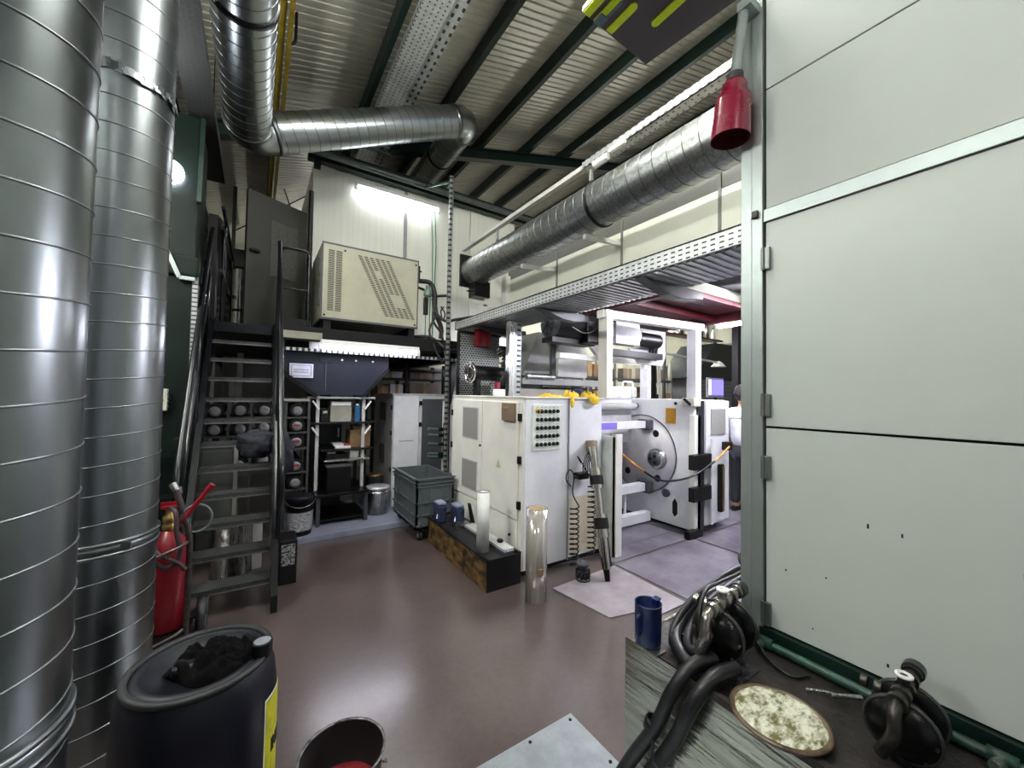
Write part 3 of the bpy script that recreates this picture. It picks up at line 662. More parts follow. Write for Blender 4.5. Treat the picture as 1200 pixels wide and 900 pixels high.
# ================================================================== AIR CONDITIONER AND PIPES ON THE MEZZANINE
ACM = M('ac_cream', '#a19f8c', .45, 0, var=.06, scale=5)
t = T('air_conditioner', 'cream air conditioning unit with slotted grilles on the mezzanine', 'air conditioner', (1.18, 5.4, 2.42))
MB().box(.60, 1.77, 5.0, 5.9, 2.46, 3.36, .012).build('case', ACM, t)
MB().box(.615, 1.755, 4.992, 5.0, 2.475, 3.345).build('front_panel', ACM, t)
for z0, z1, x0, x1 in ((3.345, 3.365, .6, 1.77), (2.45, 2.475, .6, 1.77)): MB().box(x0, x1, 4.99, 5.0, z0, z1).build('edge_trim', DGREY, t)
for x0 in (.6, 1.755): MB().box(x0, x0+.015, 4.99, 5.0, 2.475, 3.345).build('edge_trim', DGREY, t)
m = MB()
for c in range(2):
    for k in range(34): m.box(.67+.085*c, .735+.085*c, 4.988, 4.993, 2.56+.0215*k, 2.571+.0215*k)
for c in range(6):
    for k in range(32):
        x = 1.02+.068*c+.011*(31-k)-.02; z = 2.57+.0225*k
        if 5 < k < 13 and c in (3, 4) : continue
        if 20 < k < 25 and c == 2: continue
        m.box(x, x+.045, 4.988, 4.993, z, z+.011)
stuff(m.build('vent_slots', M('slot_dark', '#3f3f38', .7), t))
for x, z in ((.85, 3.30), (1.73, 3.30), (.64, 2.5), (1.73, 2.5)): MB().cyl((x, 4.985, z), (x, 4.995, z), .012, 10).build('screw', BLACK, t)
for x in (.64, 1.66): MB().box(x, x+.08, 5.02, 5.85, 2.33, 2.46).build('foot', BLACK, t)
for z in (3.0, 2.62): MB().box(.585, .6, 5.1, 5.14, z, z+.2).build('side_hinge', DGREY, t)
t = T('valve_pipework', 'dark refrigerant pipes and valves beside the cream air conditioner', 'pipes', (1.9, 5.1, 2.33))
MB().tube(arc([(1.75, 5.08, 3.12), (1.98, 5.08, 3.14), (2.03, 5.06, 3.0), (2.04, 5.05, 2.72), (2.12, 5.0, 2.5), (2.10, 4.98, 2.36)], .08), .032, 10).build('pipe', RUBBER, t)
MB().tube(arc([(1.76, 5.1, 3.05), (1.9, 5.1, 3.02), (2.0, 5.1, 2.95), (2.2, 4.9, 2.95)], .05), .018, 8).build('pipe', BLACK, t)
MB().lathe((1.92, 5.04, 2.92), [(0, 0), (.05, 0), (.055, .03), (.05, .09), (.03, .1), (.03, .15), (0, .15)], 14).build('valve_body', M('valve_green', '#6d8578', .4, .3), t)
MB().box(1.86, 1.92, 5.0, 5.05, 2.66, 2.9, .01).build('actuator', BLACK, t); MB().cyl((1.80, 5.06, 3.13), (1.80, 5.06, 3.32), .015, 8).build('valve_stem', BLACK, t); MB().cyl((1.775, 5.06, 3.25), (1.83, 5.06, 3.25), .012, 8).build('valve_handle', BLACK, t)
for x in (1.90, 1.96): MB().cyl((x, 5.05, 2.36), (x, 5.05, 2.92), .008, 8).build('green_line', M('line_green', '#2f7d5a', .4), t)
MB().tube(spline([(1.98, 5.02, 2.9), (2.02, 4.98, 2.68), (1.93, 4.97, 2.45), (2.0, 4.93, 2.2), (2.1, 4.88, 2.0)]), .016, 8).build('hose', RUBBER, t)
MB().tube(spline([(2.04, 5.02, 2.85), (1.98, 4.98, 2.6), (2.1, 4.97, 2.42), (2.13, 4.92, 2.2), (2.14, 4.85, 1.9)]), .016, 8).build('hose', RUBBER, t)
MB().tube(spline([(2.10, 5.0, 2.8), (2.14, 4.95, 2.7), (2.1, 4.92, 2.6), (2.08, 4.95, 2.72), (2.14, 5.0, 2.8)]), .010, 6).build('hose', RUBBER, t)
MB().tube(spline([(1.7, 5.2, 2.36), (1.95, 5.0, 2.36), (2.15, 4.9, 2.20), (2.3, 4.88, 2.2)]), .022, 8).build('hose', RUBBER, t)
for x in (2.30, 2.36): MB().tube([(x, 5.97, 4.68), (x+.03, 5.95, 4.0), (2.36, 5.95, 2.36)], .008, 6).build('green_cable', M('line_green', '#2f7d5a', .4), t)

# ================================================================== WALKWAY TRAY OVER THE MACHINE
TRAYF = perforated('tray_face', '#ccd0d0', 1, 2, .052, .031, .55, .33, .5, .4)
t = T('walkway_tray', 'long perforated galvanised tray above the machine', 'cable tray', (2.2, .96, 2.46))
MB().box(2.20, 2.212, .96, 4.73, 2.455, 2.555).build('front_face', TRAYF, t)
MB().box(2.195, 2.24, .96, 4.73, 2.555, 2.562).build('top_lip', BLACK, t)
MB().box(2.212, 2.76, .96, 4.73, 2.455, 2.463).build('base_sheet', M('tray_zinc', '#7e8284', .35, .8, var=.2, scale=20), t)
m = MB()
for k in range(62): m.box(2.23, 2.75, .97+.06*k, 1.0+.06*k, 2.447, 2.456)
stuff(m.build('base_ribs', M('tray_rib', '#a0a3a3', .3, .9), t))
MB().box(2.75, 2.762, .96, 4.73, 2.455, 2.555).build('back_face', PERFS, t)
MB().box(2.195, 2.77, 4.72, 4.74, 2.45, 2.556).build('end_face', M('tray_zinc', '#7e8284', .35, .8), t)
for y in (1.75, 2.95, 4.2):
    MB().prism([(2.24, 2.446), (2.98, 2.446), (2.98, 2.395), (2.70, 2.36), (2.55, 2.37)], 1, y, y+.09).build('bracket', M('bracket_dark', '#3a3c3d', .4, .5), t)
MB().tube(spline([(2.26, 4.7, 2.57), (2.3, 3.9, 2.58), (2.26, 3.0, 2.575), (2.27, 2.0, 2.575), (2.27, 1.0, 2.575)], 5), .018, 8).build('cable', RUBBER, t)
MB().tube(spline([(2.27, 4.7, 2.61), (2.4, 4.4, 2.62), (2.5, 4.1, 2.60), (2.55, 4.0, 2.48)], 5), .016, 8).build('cable', RUBBER, t)
MB().tube(spline([(2.0, 4.95, 2.7), (2.1, 4.85, 2.58), (2.24, 4.7, 2.60), (2.5, 4.4, 2.63), (2.8, 4.3, 2.7)], 6), .02, 8).build('cable', RUBBER, t)
t = T('strut_post', 'tall slotted strut post at the end of the perforated tray', 'post', (2.12, 4.78, 0))
MB().box(2.09, 2.13, 4.75, 4.79, 0, 4.52).build('post', perforated('strut_slots', '#9ba09d', 2, 0, .07, 1, .4, 2, .6, .4), t); MB().box(2.125, 2.14, 4.75, 4.79, 0, 4.52).build('lip', STEEL, t)
MB().bar((2.10, 4.79, 4.45), (2.10, 5.75, 4.80), .03, .03).build('stay', GREENL, t)
t = T('tray_column', 'galvanised slotted column holding the perforated tray', 'post', (2.5, 3.74, 0))
MB().box(2.40, 2.47, 3.70, 3.78, 0, 2.44).build('post', STEEL, t); MB().box(2.47, 2.56, 3.70, 3.78, 0, 2.44).build('slotted_side', perforated('col_slots', '#a5aca8', 2, 0, .06, .09, .4, .6, .6, .4), t)
t = T('red_platform', 'dark red steel platform underside above the gantry', 'platform', (3.9, 2.7, 2.6))
MB().box(3.2, 4.95, 2.12, 3.36, 2.66, 2.68).build('plate', REDD, t)
for y in (2.12, 2.70, 3.30): MB().box(3.2, 4.95, y, y+.07, 2.58, 2.66).build('joist', REDD, t)
for x in (3.2, 4.88): MB().box(x, x+.07, 2.12, 3.37, 2.56, 2.66).build('side_beam', REDD, t)
MB().box(3.0, 6.3, .96, 1.05, 2.60, 2.85).build('end_beam', REDD, t); MB().box(2.98, 3.06, .96, 3.37, 2.62, 2.70).build('edge_beam', REDD, t)
for x in (3.3, 4.7): MB().cyl((x, 2.7, 2.68), (x, 2.7, 2.86), .02, 8).build('hanger', BLACK, t)
for x in (3.45, 4.0): MB().box(x, x+.25, 2.5, 2.56, 2.655, 2.66).build('slot', BLACK, t)
MB().box(3.25, 4.6, 1.95, 2.10, 2.62, 2.64).build('cream_strip', CREAM, t)

# ================================================================== CONTROL CABINET OF THE MACHINE
t = T('control_cabinet', 'white machine control cabinet with vented doors and button panel', 'cabinet', (2.45, 3.5, 0))
MB().box(2.02, 2.98, 2.85, 4.26, .0, .06).build('plinth', BLACK, t)
MB().box(1.985, 2.5, 2.815, 4.28, .05, 1.575, .008).build('body', WPAINT, t)
MB().box(2.505, 2.98, 2.83, 4.28, .05, 1.575, .008).build('rear_body', WPAINT2, t)
MB().box(1.975, 2.98, 2.80, 4.29, 1.572, 1.585, .004).build('top_plate', WPAINT, t)
MB().box(2.0, 2.5, 2.806, 2.816, .06, 1.56).build('side_panel', WPAINT2, t)
doors = []
for a, b in ((2.87, 3.53), (3.545, 4.26)):
    d = MB().box(1.968, 1.986, a, b, .49, 1.535, .004).build('door', WPAINT, t); doors.append(d)
    MB().box(1.974, 1.986, a, b, .12, .47, .004).build('lower_panel', WPAINT, t)
for z0, z1 in ((1.13, 1.45), (.59, .88)):
    MB().box(1.962, 1.969, 3.615, 3.975, z0-.012, z1+.012).build('vent_frame', GREYW, doors[1])
    MB().box(1.958, 1.964, 3.63, 3.96, z0, z1).build('vent_grille', VENTM, doors[1])
for y, zs in ((4.265, (1.38, 1.0, .62)), (2.855, (1.40, 1.02, .62))):
    for z in zs: MB().box(1.958, 1.985, y-.022, y+.018, z-.035, z+.035, .005).build('hinge', BLACK, t)
for y, z in ((3.56, 1.07), (2.98, .33)): MB().cyl((1.955, y, z), (1.97, y, z), .012, 10).build('lock', BLACK, t)
MB().box(1.945, 1.968, 3.36, 3.5, .515, .53).build('door_pull', GREYW, doors[0])
bb = MB().box(1.935, 1.968, 2.905, 3.11, 1.36, 1.525, .006).build('bronze_box', BROWNP, doors[0]); MB().box(1.931, 1.936, 2.98, 3.08, 1.475, 1.49).build('tag', CARD2, bb)
MB().prism([(3.20, .98), (3.16, .90), (3.24, .90)], 0, 1.9655, 1.9685).build('warning_mark', M('faded_mark', '#bdbf9e', .5), doors[0])
cp = MB().box(2.075, 2.405, 2.796, 2.807, 1.10, 1.515, .003).build('button_panel', M('panel_pale', '#e3e9df', .4), t)
bt = None
for r in range(5):
    for c in range(6):
        x, z = 2.125+.047*c, 1.455-.075*r
        if bt is None:
            bt = MB().lathe((x, 2.797, z), [(.019, 0), (.019, -.006), (.014, -.008), (.014, -.018), (0, -.019)], 12, (0, 1, 0)).build('button', BLACK, cp); bx, bz = x, z
        else: dupe(bt, 'button', cp, (x-bx, 0, z-bz))
        if (r*6+c) % 4 == 1: MB().box(x+.012, x+.022, 2.79, 2.796, z-.012, z+.012).build('indicator', WHITE, cp)
MB().box(2.11, 2.15, 2.785, 2.797, 1.44, 1.48).build('key_tag', YELG, cp)
m = MB()
for r in range(5):
    for c in range(6): m.box(2.112+.047*c, 2.138+.047*c, 2.7945, 2.7965, 1.487-.075*r, 1.492-.075*r)
stuff(m.build('button_captions', M('caption_grey', '#8d9490', .6), cp))
MB().box(2.503, 2.507, 2.79, 2.815, .05, 1.57).build('seam', MGREY, t)
for z in (1.2, .82): MB().cyl((2.515, 2.805, z), (2.515, 2.83, z), .012, 8).build('bolt', STEEL, t)
# yellow gloves on top edge
GG = 'yellow gloves on the cabinet edge'
t = T('work_glove', 'flat yellow work glove above the button panel', 'glove', (2.32, 2.86, 1.585), GG); mound('palm', (2.32, 2.86, 1.5855), .16, .045, .03, YELG, t, 2, 0, 24, 12)
t = T('work_glove', 'heaped yellow work glove with a finger over the cabinet edge', 'glove', (2.58, 2.86, 1.585), GG); mound('palm', (2.58, 2.86, 1.5855), .12, .055, .07, YELG, t, 5, .1, 24, 14)
cloth('finger', (2.53, 2.783, 1.545), (.025, .012, .06), YELG, t, .3, 4, 3, 3)
t = T('work_glove', 'yellow work glove with its cuff hanging over the cabinet corner', 'glove', (2.80, 2.85, 1.585), GG); mound('palm', (2.81, 2.86, 1.5855), .10, .05, .06, YELG, t, 8, -.2, 24, 14)
cloth('cuff', (2.83, 2.783, 1.56), (.07, .016, .045), YELG, t, .3, 7, 2, 3)
# trough and what stands on it
RUST = M('rusty_black', '#26221e', .5, .2, var=.3, scale=7, col2='#7d5f2c', lo=.38, hi=.58, stretch=(1, 1, 2))
t = T('steel_trough', 'rust streaked black steel trough before the control cabinet', 'trough', (1.76, 3.4, 0))
m = MB().box(1.60, 1.615, 2.75, 4.02, 0, .255); m.box(1.60, 1.93, 4.0, 4.02, 0, .255); m.box(1.915, 1.93, 2.75, 4.02, 0, .255); m.build('long_wall', RUST, t)
MB().box(1.60, 1.93, 2.742, 2.757, 0, .255).build('end_wall', BLACK, t)
MB().box(1.61, 1.92, 2.76, 4.01, .225, .235).build('cover', M('trough_cover', '#232325', .5, .3, var=.3, scale=18), t)
for x in (1.593, 1.91): MB().box(x, x+.025, 2.745, 4.02, .25, .262).build('rim', BLACKM, t)
t = T('white_tube', 'white plastic tube standing on the black trough', 'tube', (1.70, 3.0, .235))
MB().ring((1.70, 3.0, .2355), (1.70, 3.0, .75), .056, .046, 28).build('wall', M('white_tube', '#d6d8d4', .35), t); MB().ring((1.70, 3.0, .745), (1.70, 3.0, .752), .0565, .045, 28).build('rim', MGREY, t)
t = T('film_core', 'shiny clear film roll standing on the floor by the cabinet corner', 'film roll', (1.88, 2.46, 0))
MB().ring((1.88, 2.46, 0), (1.88, 2.46, .71), .085, .062, 36).build('film', M('clear_film', '#b7b3ab', .16, .45, var=.12, scale=14, stretch=(4, 4, .3), coat=.6), t)
MB().ring((1.88, 2.46, .002), (1.88, 2.46, .713), .064, .054, 36).build('core', M('kraft_core', '#a08a6c', .7), t)
MB().box(1.835, 1.875, 2.368, 2.38, .22, .27).build('sticker', CARD, t)
for i, (x, y, lab) in enumerate(((1.68, 3.90, 'blue canister at the outer edge of the trough'), (1.80, 3.72, 'blue canister against the cabinet on the trough'))):
    c = T('canister', lab, 'canister', (x, y, .235))
    MB().box(x-.05, x+.05, y-.08, y+.08, .2355, .42, .02).build('body', M('blue_canister', '#27304f', .4, 0, var=.2), c); MB().box(x-.045, x+.045, y-.07, y+.07, .42, .455, .015).build('top', M('pale_blue_top', '#8b93ac', .4), c)
    MB().cyl((x-.055, y-.05, .29), (x-.04, y-.05, .34), .01, 8).build('spigot', WHITE, c)
t = T('aluminium_profile', 'ribbed aluminium profile lying along the trough', 'profile', (1.87, 3.2, .235))
for k in range(4): MB().box(1.80+.026*k, 1.82+.026*k, 2.80, 3.55, .262, .285).build('rib', M('bright_alu', '#cdd0d0', .4, .2), t)
MB().box(1.80, 1.90, 2.80, 3.55, .2355, .262).build('base', DGREY, t); MB().box(1.84, 1.88, 2.95, 2.99, .285, .31).build('clip', BLACK, t)
t = T('bracket_stack', 'small stack of steel plates beside the blue canisters', 'plates', (1.80, 3.6, .235))
for k in range(3): MB().box(1.72+.01*k, 1.86, 3.56, 3.64, .2355+.02*k, .252+.02*k).build('plate', STEEL, t)
MB().prism([(3.56, .30), (3.50, .30), (3.60, .47), (3.64, .47)], 0, 1.87, 1.89).build('wedge', BLACK, t)
# reel shaft, springs and spool at the cabinet corner
t = T('reel_shaft', 'chrome reel shaft with black clamp rings leaning at the cabinet', 'shaft', (2.58, 2.37, 0))
p0, p1 = Vector((2.585, 2.37, .03)), Vector((2.74, 2.72, 1.14)); q = p1-p0
def seg(a, b, r0, r1, m, n, nm): return MB().cyl(p0+q*a, p0+q*b, r0, 18, True, r1).build(nm, m, t)
CHR = M('chrome', '#c9c5bc', .16, 1., var=.1, scale=10)
seg(-.02, .07, .022, .03, BLACKM, 0, 'tip'); seg(.06, .30, .038, .045, CHR, 0, 'tube'); seg(.28, .34, .062, .062, CHR, 0, 'collar'); seg(.34, .42, .066, .066, BLACK, 0, 'ring'); seg(.42, .45, .062, .062, CHR, 0, 'collar')
seg(.44, .66, .038, .038, CHR, 0, 'tube'); seg(.64, .67, .056, .056, CHR, 0, 'collar'); seg(.67, .74, .062, .062, BLACK, 0, 'ring'); seg(.74, .80, .058, .058, CHR, 0, 'collar'); seg(.79, .98, .034, .04, CHR, 0, 'tube'); seg(.97, 1.02, .042, .042, BROWNP, 0, 'cap')
for sx, sg in ((-.032, 0), (.034, 1)): MB().bar(p0+q*.08+Vector((sx, -.03, 0)), p0+q*.3+Vector((sx, -.03, 0)), .006, .012).build('groove', BLACK, t)
def coil(label, x, y, z0, z1, r, n, hook):
    c = T('coil_hose', label, 'hose', (x, y, z0)); pts = []
    for i in range(n*10+1):
        a = 2*PI*i/10; pts.append((x+r*math.cos(a), y+r*math.sin(a)*.8, z0+(z1-z0)*i/(n*10)))
    MB().tube(pts, .0065, 6).build('coil', BLACK, c); MB().tube(spline([pts[-1]]+hook, 5), .006, 6).build('tail', BLACK, c)
coil('black spiral air hose hanging on the cabinet side panel', 2.50, 2.70, .03, .58, .045, 12, [(2.53, 2.76, .68), (2.56, 2.78, .84), (2.50, 2.78, .90), (2.46, 2.78, .82), (2.52, 2.78, .74)])
coil('black spiral air hose hanging beside the chrome shaft', 2.66, 2.64, .12, .78, .04, 14, [(2.70, 2.74, .86), (2.64, 2.78, .98), (2.60, 2.78, 1.02), (2.66, 2.79, .95)])
t = T('hose_spool', 'small dark spool with wound hose on the floor', 'spool', (2.42, 2.50, .008))
MB().lathe((2.42, 2.50, .009), [(0, 0), (.065, 0), (.065, .02), (.04, .025), (.04, .12), (.055, .125), (.055, .15), (.035, .15), (.035, .1), (0, .1)], 20).build('spool', DGREY, t)
MB().tube([(2.42+.058*math.cos(a), 2.50+.058*math.sin(a), .05+.045*math.sin(a*3.3)) for a in [i*.4 for i in range(60)]], .007, 6).build('winding', BLACK, t)
t = T('valve_cluster', 'black pneumatic valves fixed on the cabinet side panel', 'valve', (2.66, 2.78, .8))
m = MB().box(2.60, 2.72, 2.74, 2.828, .80, .86, .006); m.cyl((2.58, 2.77, .83), (2.54, 2.75, .83), .014, 8); m.build('body', BLACK, t); MB().cyl((2.72, 2.77, .83), (2.76, 2.77, .83), .018, 10).build('brass_port', M('gilt', '#b89a63', .3, .9), t)
MB().box(2.76, 2.86, 2.77, 2.828, 1.05, 1.16, .006).build('junction', BROWNP, t)
for k in range(5): MB().tube(spline([(2.66+.02*k, 2.76, .86), (2.62+.03*k, 2.72+.01*k, .95), (2.68+.02*k, 2.74, 1.04), (2.78, 2.77, 1.08)], 4), .005, 6).build('wire', BLACK, t)
MB().box(2.52, 2.96, 2.826, 2.831, .08, .62).build('stained_plate', M('oil_stain', '#d8d0bb', .4, 0, var=.2, scale=5, col2='#b3a88c'), t)

# ================================================================== UNWIND MACHINE
NF = M('frame_pale', '#d5dcd8', .38, 0, var=.04)
t = T('near_side_frame', 'white near side frame post of the unwinder', 'machine frame', (3.02, 2.7, 0))
MB().box(3.0, 3.03, 2.66, 3.6, 0, 1.20, .004).build('plate', NF, t); MB().box(3.0, 3.09, 2.65, 2.70, .01, 1.22, .004).build('edge', WPAINT, t); MB().box(2.995, 3.05, 2.9, 4.2, 1.2, 1.56, .004).build('upper_plate', WPAINT2, t)
far = t = T('far_side_frame', 'white far side frame of the unwinder with large disc', 'machine frame', (4.6, 3.3, 0))
MB().box(4.29, 4.36, 2.62, 4.15, .05, 1.58, .006).build('side_plate', WPAINT2, t); MB().box(4.27, 4.40, 2.60, 2.68, .0, 1.4, .01).build('front_edge', WPAINT, t)
MB().box(4.36, 5.03, 2.66, 4.15, .05, 1.58, .008).build('body', WPAINT, t); MB().box(4.36, 5.0, 2.75, 4.1, 0, .05).build('plinth', BLACK, t)
MB().box(4.33, 4.46, 2.60, 2.66, .02, 1.57).build('black_channel', M('channel_black', '#26292f', .4, .2), t); MB().box(4.50, 5.02, 2.60, 2.66, .1, 1.57, .006).build('end_panel', WPAINT2, t)
MB().box(4.60, 4.92, 2.59, 2.60, 1.16, 1.47).build('vent_grille', VENTM, t)
MB().prism([(4.50, 1.12), (4.78, 1.12), (4.70, 1.0), (4.68, .2), (4.50, .12)], 1, 2.52, 2.54).build('guide_plate', WPAINT2, t)
for z0, z1 in ((.78, .95), (.42, .58)): MB().box(4.14, 4.52, 2.53, 2.60, z0, z1, .006).build('clamp_block', BLACK, t)
MB().box(4.60, 4.67, 2.47, 2.52, .26, .82, .01).build('slide_bar', BLACKM, t); MB().box(4.625, 4.65, 2.455, 2.47, .28, .80).build('brass_rod', M('gilt', '#b89a63', .3, .9), t)
MB().box(4.70, 4.84, 2.46, 2.54, .98, 1.08, .01).build('knob_block', BLACK, t); MB().cyl((4.84, 2.5, 1.03), (4.90, 2.5, 1.03), .014, 8).build('knob', BLACK, t)
DISC = M('disc_grey', '#c4c2c6', .35, .15, var=.08)
dc = MB().lathe((4.29, 3.33, .87), [(0, -.03), (.50, -.03), (.50, 0)], 64, (1, 0, 0)).build('disc', DISC, t)
MB().ring((4.255, 3.33, .87), (4.262, 3.33, .87), .503, .495, 64).build('disc_edge', BLACK, dc)
for y, z in ((3.56, 1.16), (3.12, 1.14), (3.56, .60), (3.09, .58)): MB().cyl((4.256, y, z), (4.262, y, z), .045, 14).build('disc_hole', BLACK, dc)
h = MB().lathe((4.25, 3.08, .83), [(.13, 0), (.13, -.04), (.10, -.06), (.0, -.06)], 28, (1, 0, 0)).build('chuck', STEEL, t); MB().lathe((4.19, 3.08, .83), [(.09, 0), (.085, -.03), (.0, -.035)], 20, (1, 0, 0)).build('chuck_face', DGREY, h)
for k in range(3): MB().cyl((4.15, 3.08+.045*math.cos(k*2.1), .83+.045*math.sin(k*2.1)), (4.16, 3.08+.045*math.cos(k*2.1), .83+.045*math.sin(k*2.1)), .02, 10).build('chuck_jaw', BLACK, h)
MB().box(4.276, 4.29, 2.86, 2.99, 1.28, 1.47).build('yellow_sign', M('amber_sign', '#c28a1c', .5, 0, var=.2, scale=40), t)
MB().prism([(2.80, .34), (2.86, .42), (2.92, .34), (2.92, .18), (2.86, .12), (2.80, .18)], 0, 4.28, 4.291).build('oval_slot', WHITE, t); MB().prism([(2.825, .33), (2.86, .38), (2.89, .33), (2.89, .20), (2.86, .16), (2.825, .20)], 0, 4.275, 4.282).build('slot_hole', BLACK, t)
MB().cyl((4.26, 2.98, .42), (4.29, 2.98, .42), .05, 16).build('boss', DGREY, t); MB().cyl((4.27, 3.45, 1.48), (4.29, 3.45, 1.48), .04, 14).build('boss', BLACK, t); MB().cyl((4.28, 2.86, 1.53), (4.292, 2.86, 1.53), .02, 10).build('hole', BLACK, t)
MB().box(4.22, 4.36, 2.58, 2.74, 1.50, 1.60, .01).build('striped_latch', M('latch_pale', '#c5c3b0', .5), t); MB().bar((4.21, 2.62, 1.52), (4.21, 2.70, 1.59), .02, .03).build('latch_stripe', BLACK, t)
MB().box(4.10, 4.36, 2.55, 2.62, 0, .09).build('foot', BLACK, t)
t = T('unwinder_arms', 'white cross arms and grey roller between the unwinder frames', 'machine part', (3.6, 3.2, .1))
for y, z, hh in ((3.2, 1.25, .09), (3.2, .46, .10), (3.18, .09, .12)):
    MB().box(3.06, 4.25, y, y+.10, z-hh/2, z+hh/2, .006).build('cross_arm', WPAINT2, t)
MB().box(3.30, 3.62, 3.19, 3.20, 1.21, 1.29).build('violet_band', M('violet_band', '#7f6cc9', .5), t)
for z, hh in ((1.25, .13), (.46, .16)): MB().box(4.16, 4.25, 3.14, 3.34, z-hh/2, z+hh/2, .02).build('arm_shoe', DGREY, t)
MB().cyl((3.05, 3.42, 1.47), (4.22, 3.42, 1.47), .05, 20).build('roller', MGREY, t); MB().box(3.05, 4.25, 3.5, 3.52, 1.0, 1.56).build('back_plate', GREYW, t)
MB().cyl((3.06, 3.6, .30), (4.25, 3.6, .30), .04, 16).build('lower_roller', MGREY, t); MB().cyl((3.9, 3.3, .14), (3.9, 3.3, .42), .018, 10).build('stay', WPAINT2, t)
t = T('safety_rope', 'sagging orange and black safety rope across the unwinder', 'rope', (3.7, 2.6, .6))
pr = spline([(3.10, 2.66, 1.02), (3.30, 2.62, .88), (3.62, 2.58, .72), (4.0, 2.48, .74), (4.4, 2.44, .88), (4.72, 2.44, 1.03)], 8)
for k in range(0, len(pr)-1, 2): MB().tube(pr[k:k+3], .012, 8).build('rope_piece', M('rope_orange', '#d08a3a', .6) if (k//2) % 8 < 5 and not 14 < k < 28 else BLACK, t)
# gantry
t = T('gantry_frame', 'white steel gantry frame standing over the unwinder', 'gantry', (3.7, 2.8, 1.58))
MB().box(2.99, 3.08, 2.78, 2.90, 1.586, 2.50, .006).build('post', WPAINT, t); MB().box(4.38, 4.50, 2.66, 2.78, 1.585, 2.50, .006).build('post', GREYW, t)
MB().bar((2.97, 2.86, 2.46), (4.55, 2.70, 2.46), .10, .08).build('top_beam', WPAINT, t)
MB().box(3.08, 4.7, 3.62, 3.70, 2.06, 2.13, .004).build('rear_beam', WPAINT, t); MB().box(4.70, 4.80, 3.6, 3.72, 1.585, 2.45, .004).build('rear_post', GREYW, t)
MB().box(4.58, 4.72, 3.55, 3.62, 2.0, 2.22, .01).build('gusset', WPAINT, t)
t = T('paper_roll', 'pale paper roll on a dark roller inside the gantry', 'roll', (4.1, 3.5, 2.13))
MB().cyl((3.66, 3.40, 2.40), (4.15, 3.40, 2.40), .14, 28).build('roll', M('lilac_paper', '#c9c8cf', .5), t); MB().box(3.66, 4.10, 3.255, 3.27, 2.26, 2.60).build('web', M('lilac_paper', '#c9c8cf', .5), t)
MB().cyl((3.64, 3.42, 2.38), (4.68, 3.42, 2.38), .10, 20).build('roller', BLACK, t); MB().box(3.64, 4.7, 3.34, 3.5, 2.12, 2.20).build('cradle', BLACK, t)
MB().prism([(4.22, 2.26), (4.42, 2.06), (4.95, 2.06), (5.02, 2.2), (5.02, 2.56), (4.45, 2.56), (4.55, 2.42), (4.5, 2.3)], 1, 3.52, 3.55).build('end_plate', GREYW, t)
for k in range(3): MB().bar((4.62+.07*k, 3.5, 2.12), (4.68+.07*k, 3.5, 2.5), .02, .025).build('lever', BLACKM, t)
# drive motor, hood and clutter over the cabinet
t = T('drive_motor', 'black drive motor with finned end below the tray', 'motor', (3.2, 3.6, 2.3))
MB().cyl((2.92, 3.6, 2.45), (3.45, 3.6, 2.45), .15, 32).build('body', BLACK, t); MB().lathe((2.86, 3.6, 2.45), [(0, 0), (.10, .0), (.155, .02), (.155, .07)], 32, (1, 0, 0)).build('fan_cowl', M('cowl_grey', '#55585b', .4, .3), t)
for k in range(8): MB().bar((2.855, 3.6, 2.45), (2.862, 3.6+.13*math.cos(k*PI/4), 2.45+.13*math.sin(k*PI/4)), .008, .01, (1, 0, 0)).build('cowl_rib', BLACKM, t)
MB().box(3.35, 3.62, 3.42, 3.85, 2.25, 2.6, .02).build('gearbox', BLACK, t); MB().box(2.9, 3.6, 3.55, 3.75, 2.24, 2.30).build('mount', BLACK, t)
MB().tube(spline([(3.1, 3.43, 2.42), (3.25, 3.40, 2.36), (3.4, 3.38, 2.40), (3.5, 3.4, 2.55)], 5), .01, 6).build('cable', CHR, t)
for x in (3.2, 3.5): MB().cyl((x, 3.6, 2.55), (x, 3.6, 2.86), .02, 8).build('hanger', BLACK, t)
HOOD = M('hood_grey', '#b4b5b2', .45, 0, var=.06)
t = T('dryer_hood', 'grey sheet metal hood behind the drive motor', 'machine hood', (3.5, 4.2, 1.58))
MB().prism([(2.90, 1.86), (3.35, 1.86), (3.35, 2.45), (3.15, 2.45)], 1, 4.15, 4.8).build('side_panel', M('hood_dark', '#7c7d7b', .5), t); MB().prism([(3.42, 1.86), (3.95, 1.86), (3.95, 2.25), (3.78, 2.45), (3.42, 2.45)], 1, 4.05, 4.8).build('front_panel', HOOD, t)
MB().box(3.35, 3.42, 4.1, 4.8, 1.86, 2.45).build('joint', DGREY, t); MB().box(2.8, 4.2, 4.0, 4.8, 1.74, 1.82).build('rail', MGREY, t); MB().cyl((2.85, 4.0, 1.84), (3.3, 4.0, 1.84), .04, 14).build('roller', STEEL, t)
MB().box(2.85, 3.35, 4.3, 4.8, 1.586, 1.74).build('base', MGREY, t); MB().box(3.35, 4.1, 4.2, 4.8, 1.586, 1.72).build('base', BLACK, t); MB().box(2.7, 3.7, 3.9, 3.95, 1.586, 1.68).build('front_rail', M('warm_grey', '#9a958c', .5), t)
MB().prism([(3.75, 2.3), (4.2, 2.3), (4.2, 2.12), (3.98, 2.10)], 1, 3.80, 3.86).build('white_wing', WPAINT, t)
for x in (2.85, 4.1): MB().box(x, x+.06, 4.6, 4.66, 0, 1.6).build('leg', DGREY, t)
t = T('mesh_guard', 'dark expanded mesh guard behind the strut post', 'guard', (2.3, 4.4, 1.58))
DM = perforated('diamond_mesh', '#8a8e8b', 0, 2, .04, .03, .6, .6, .4, .5, stagger=True)
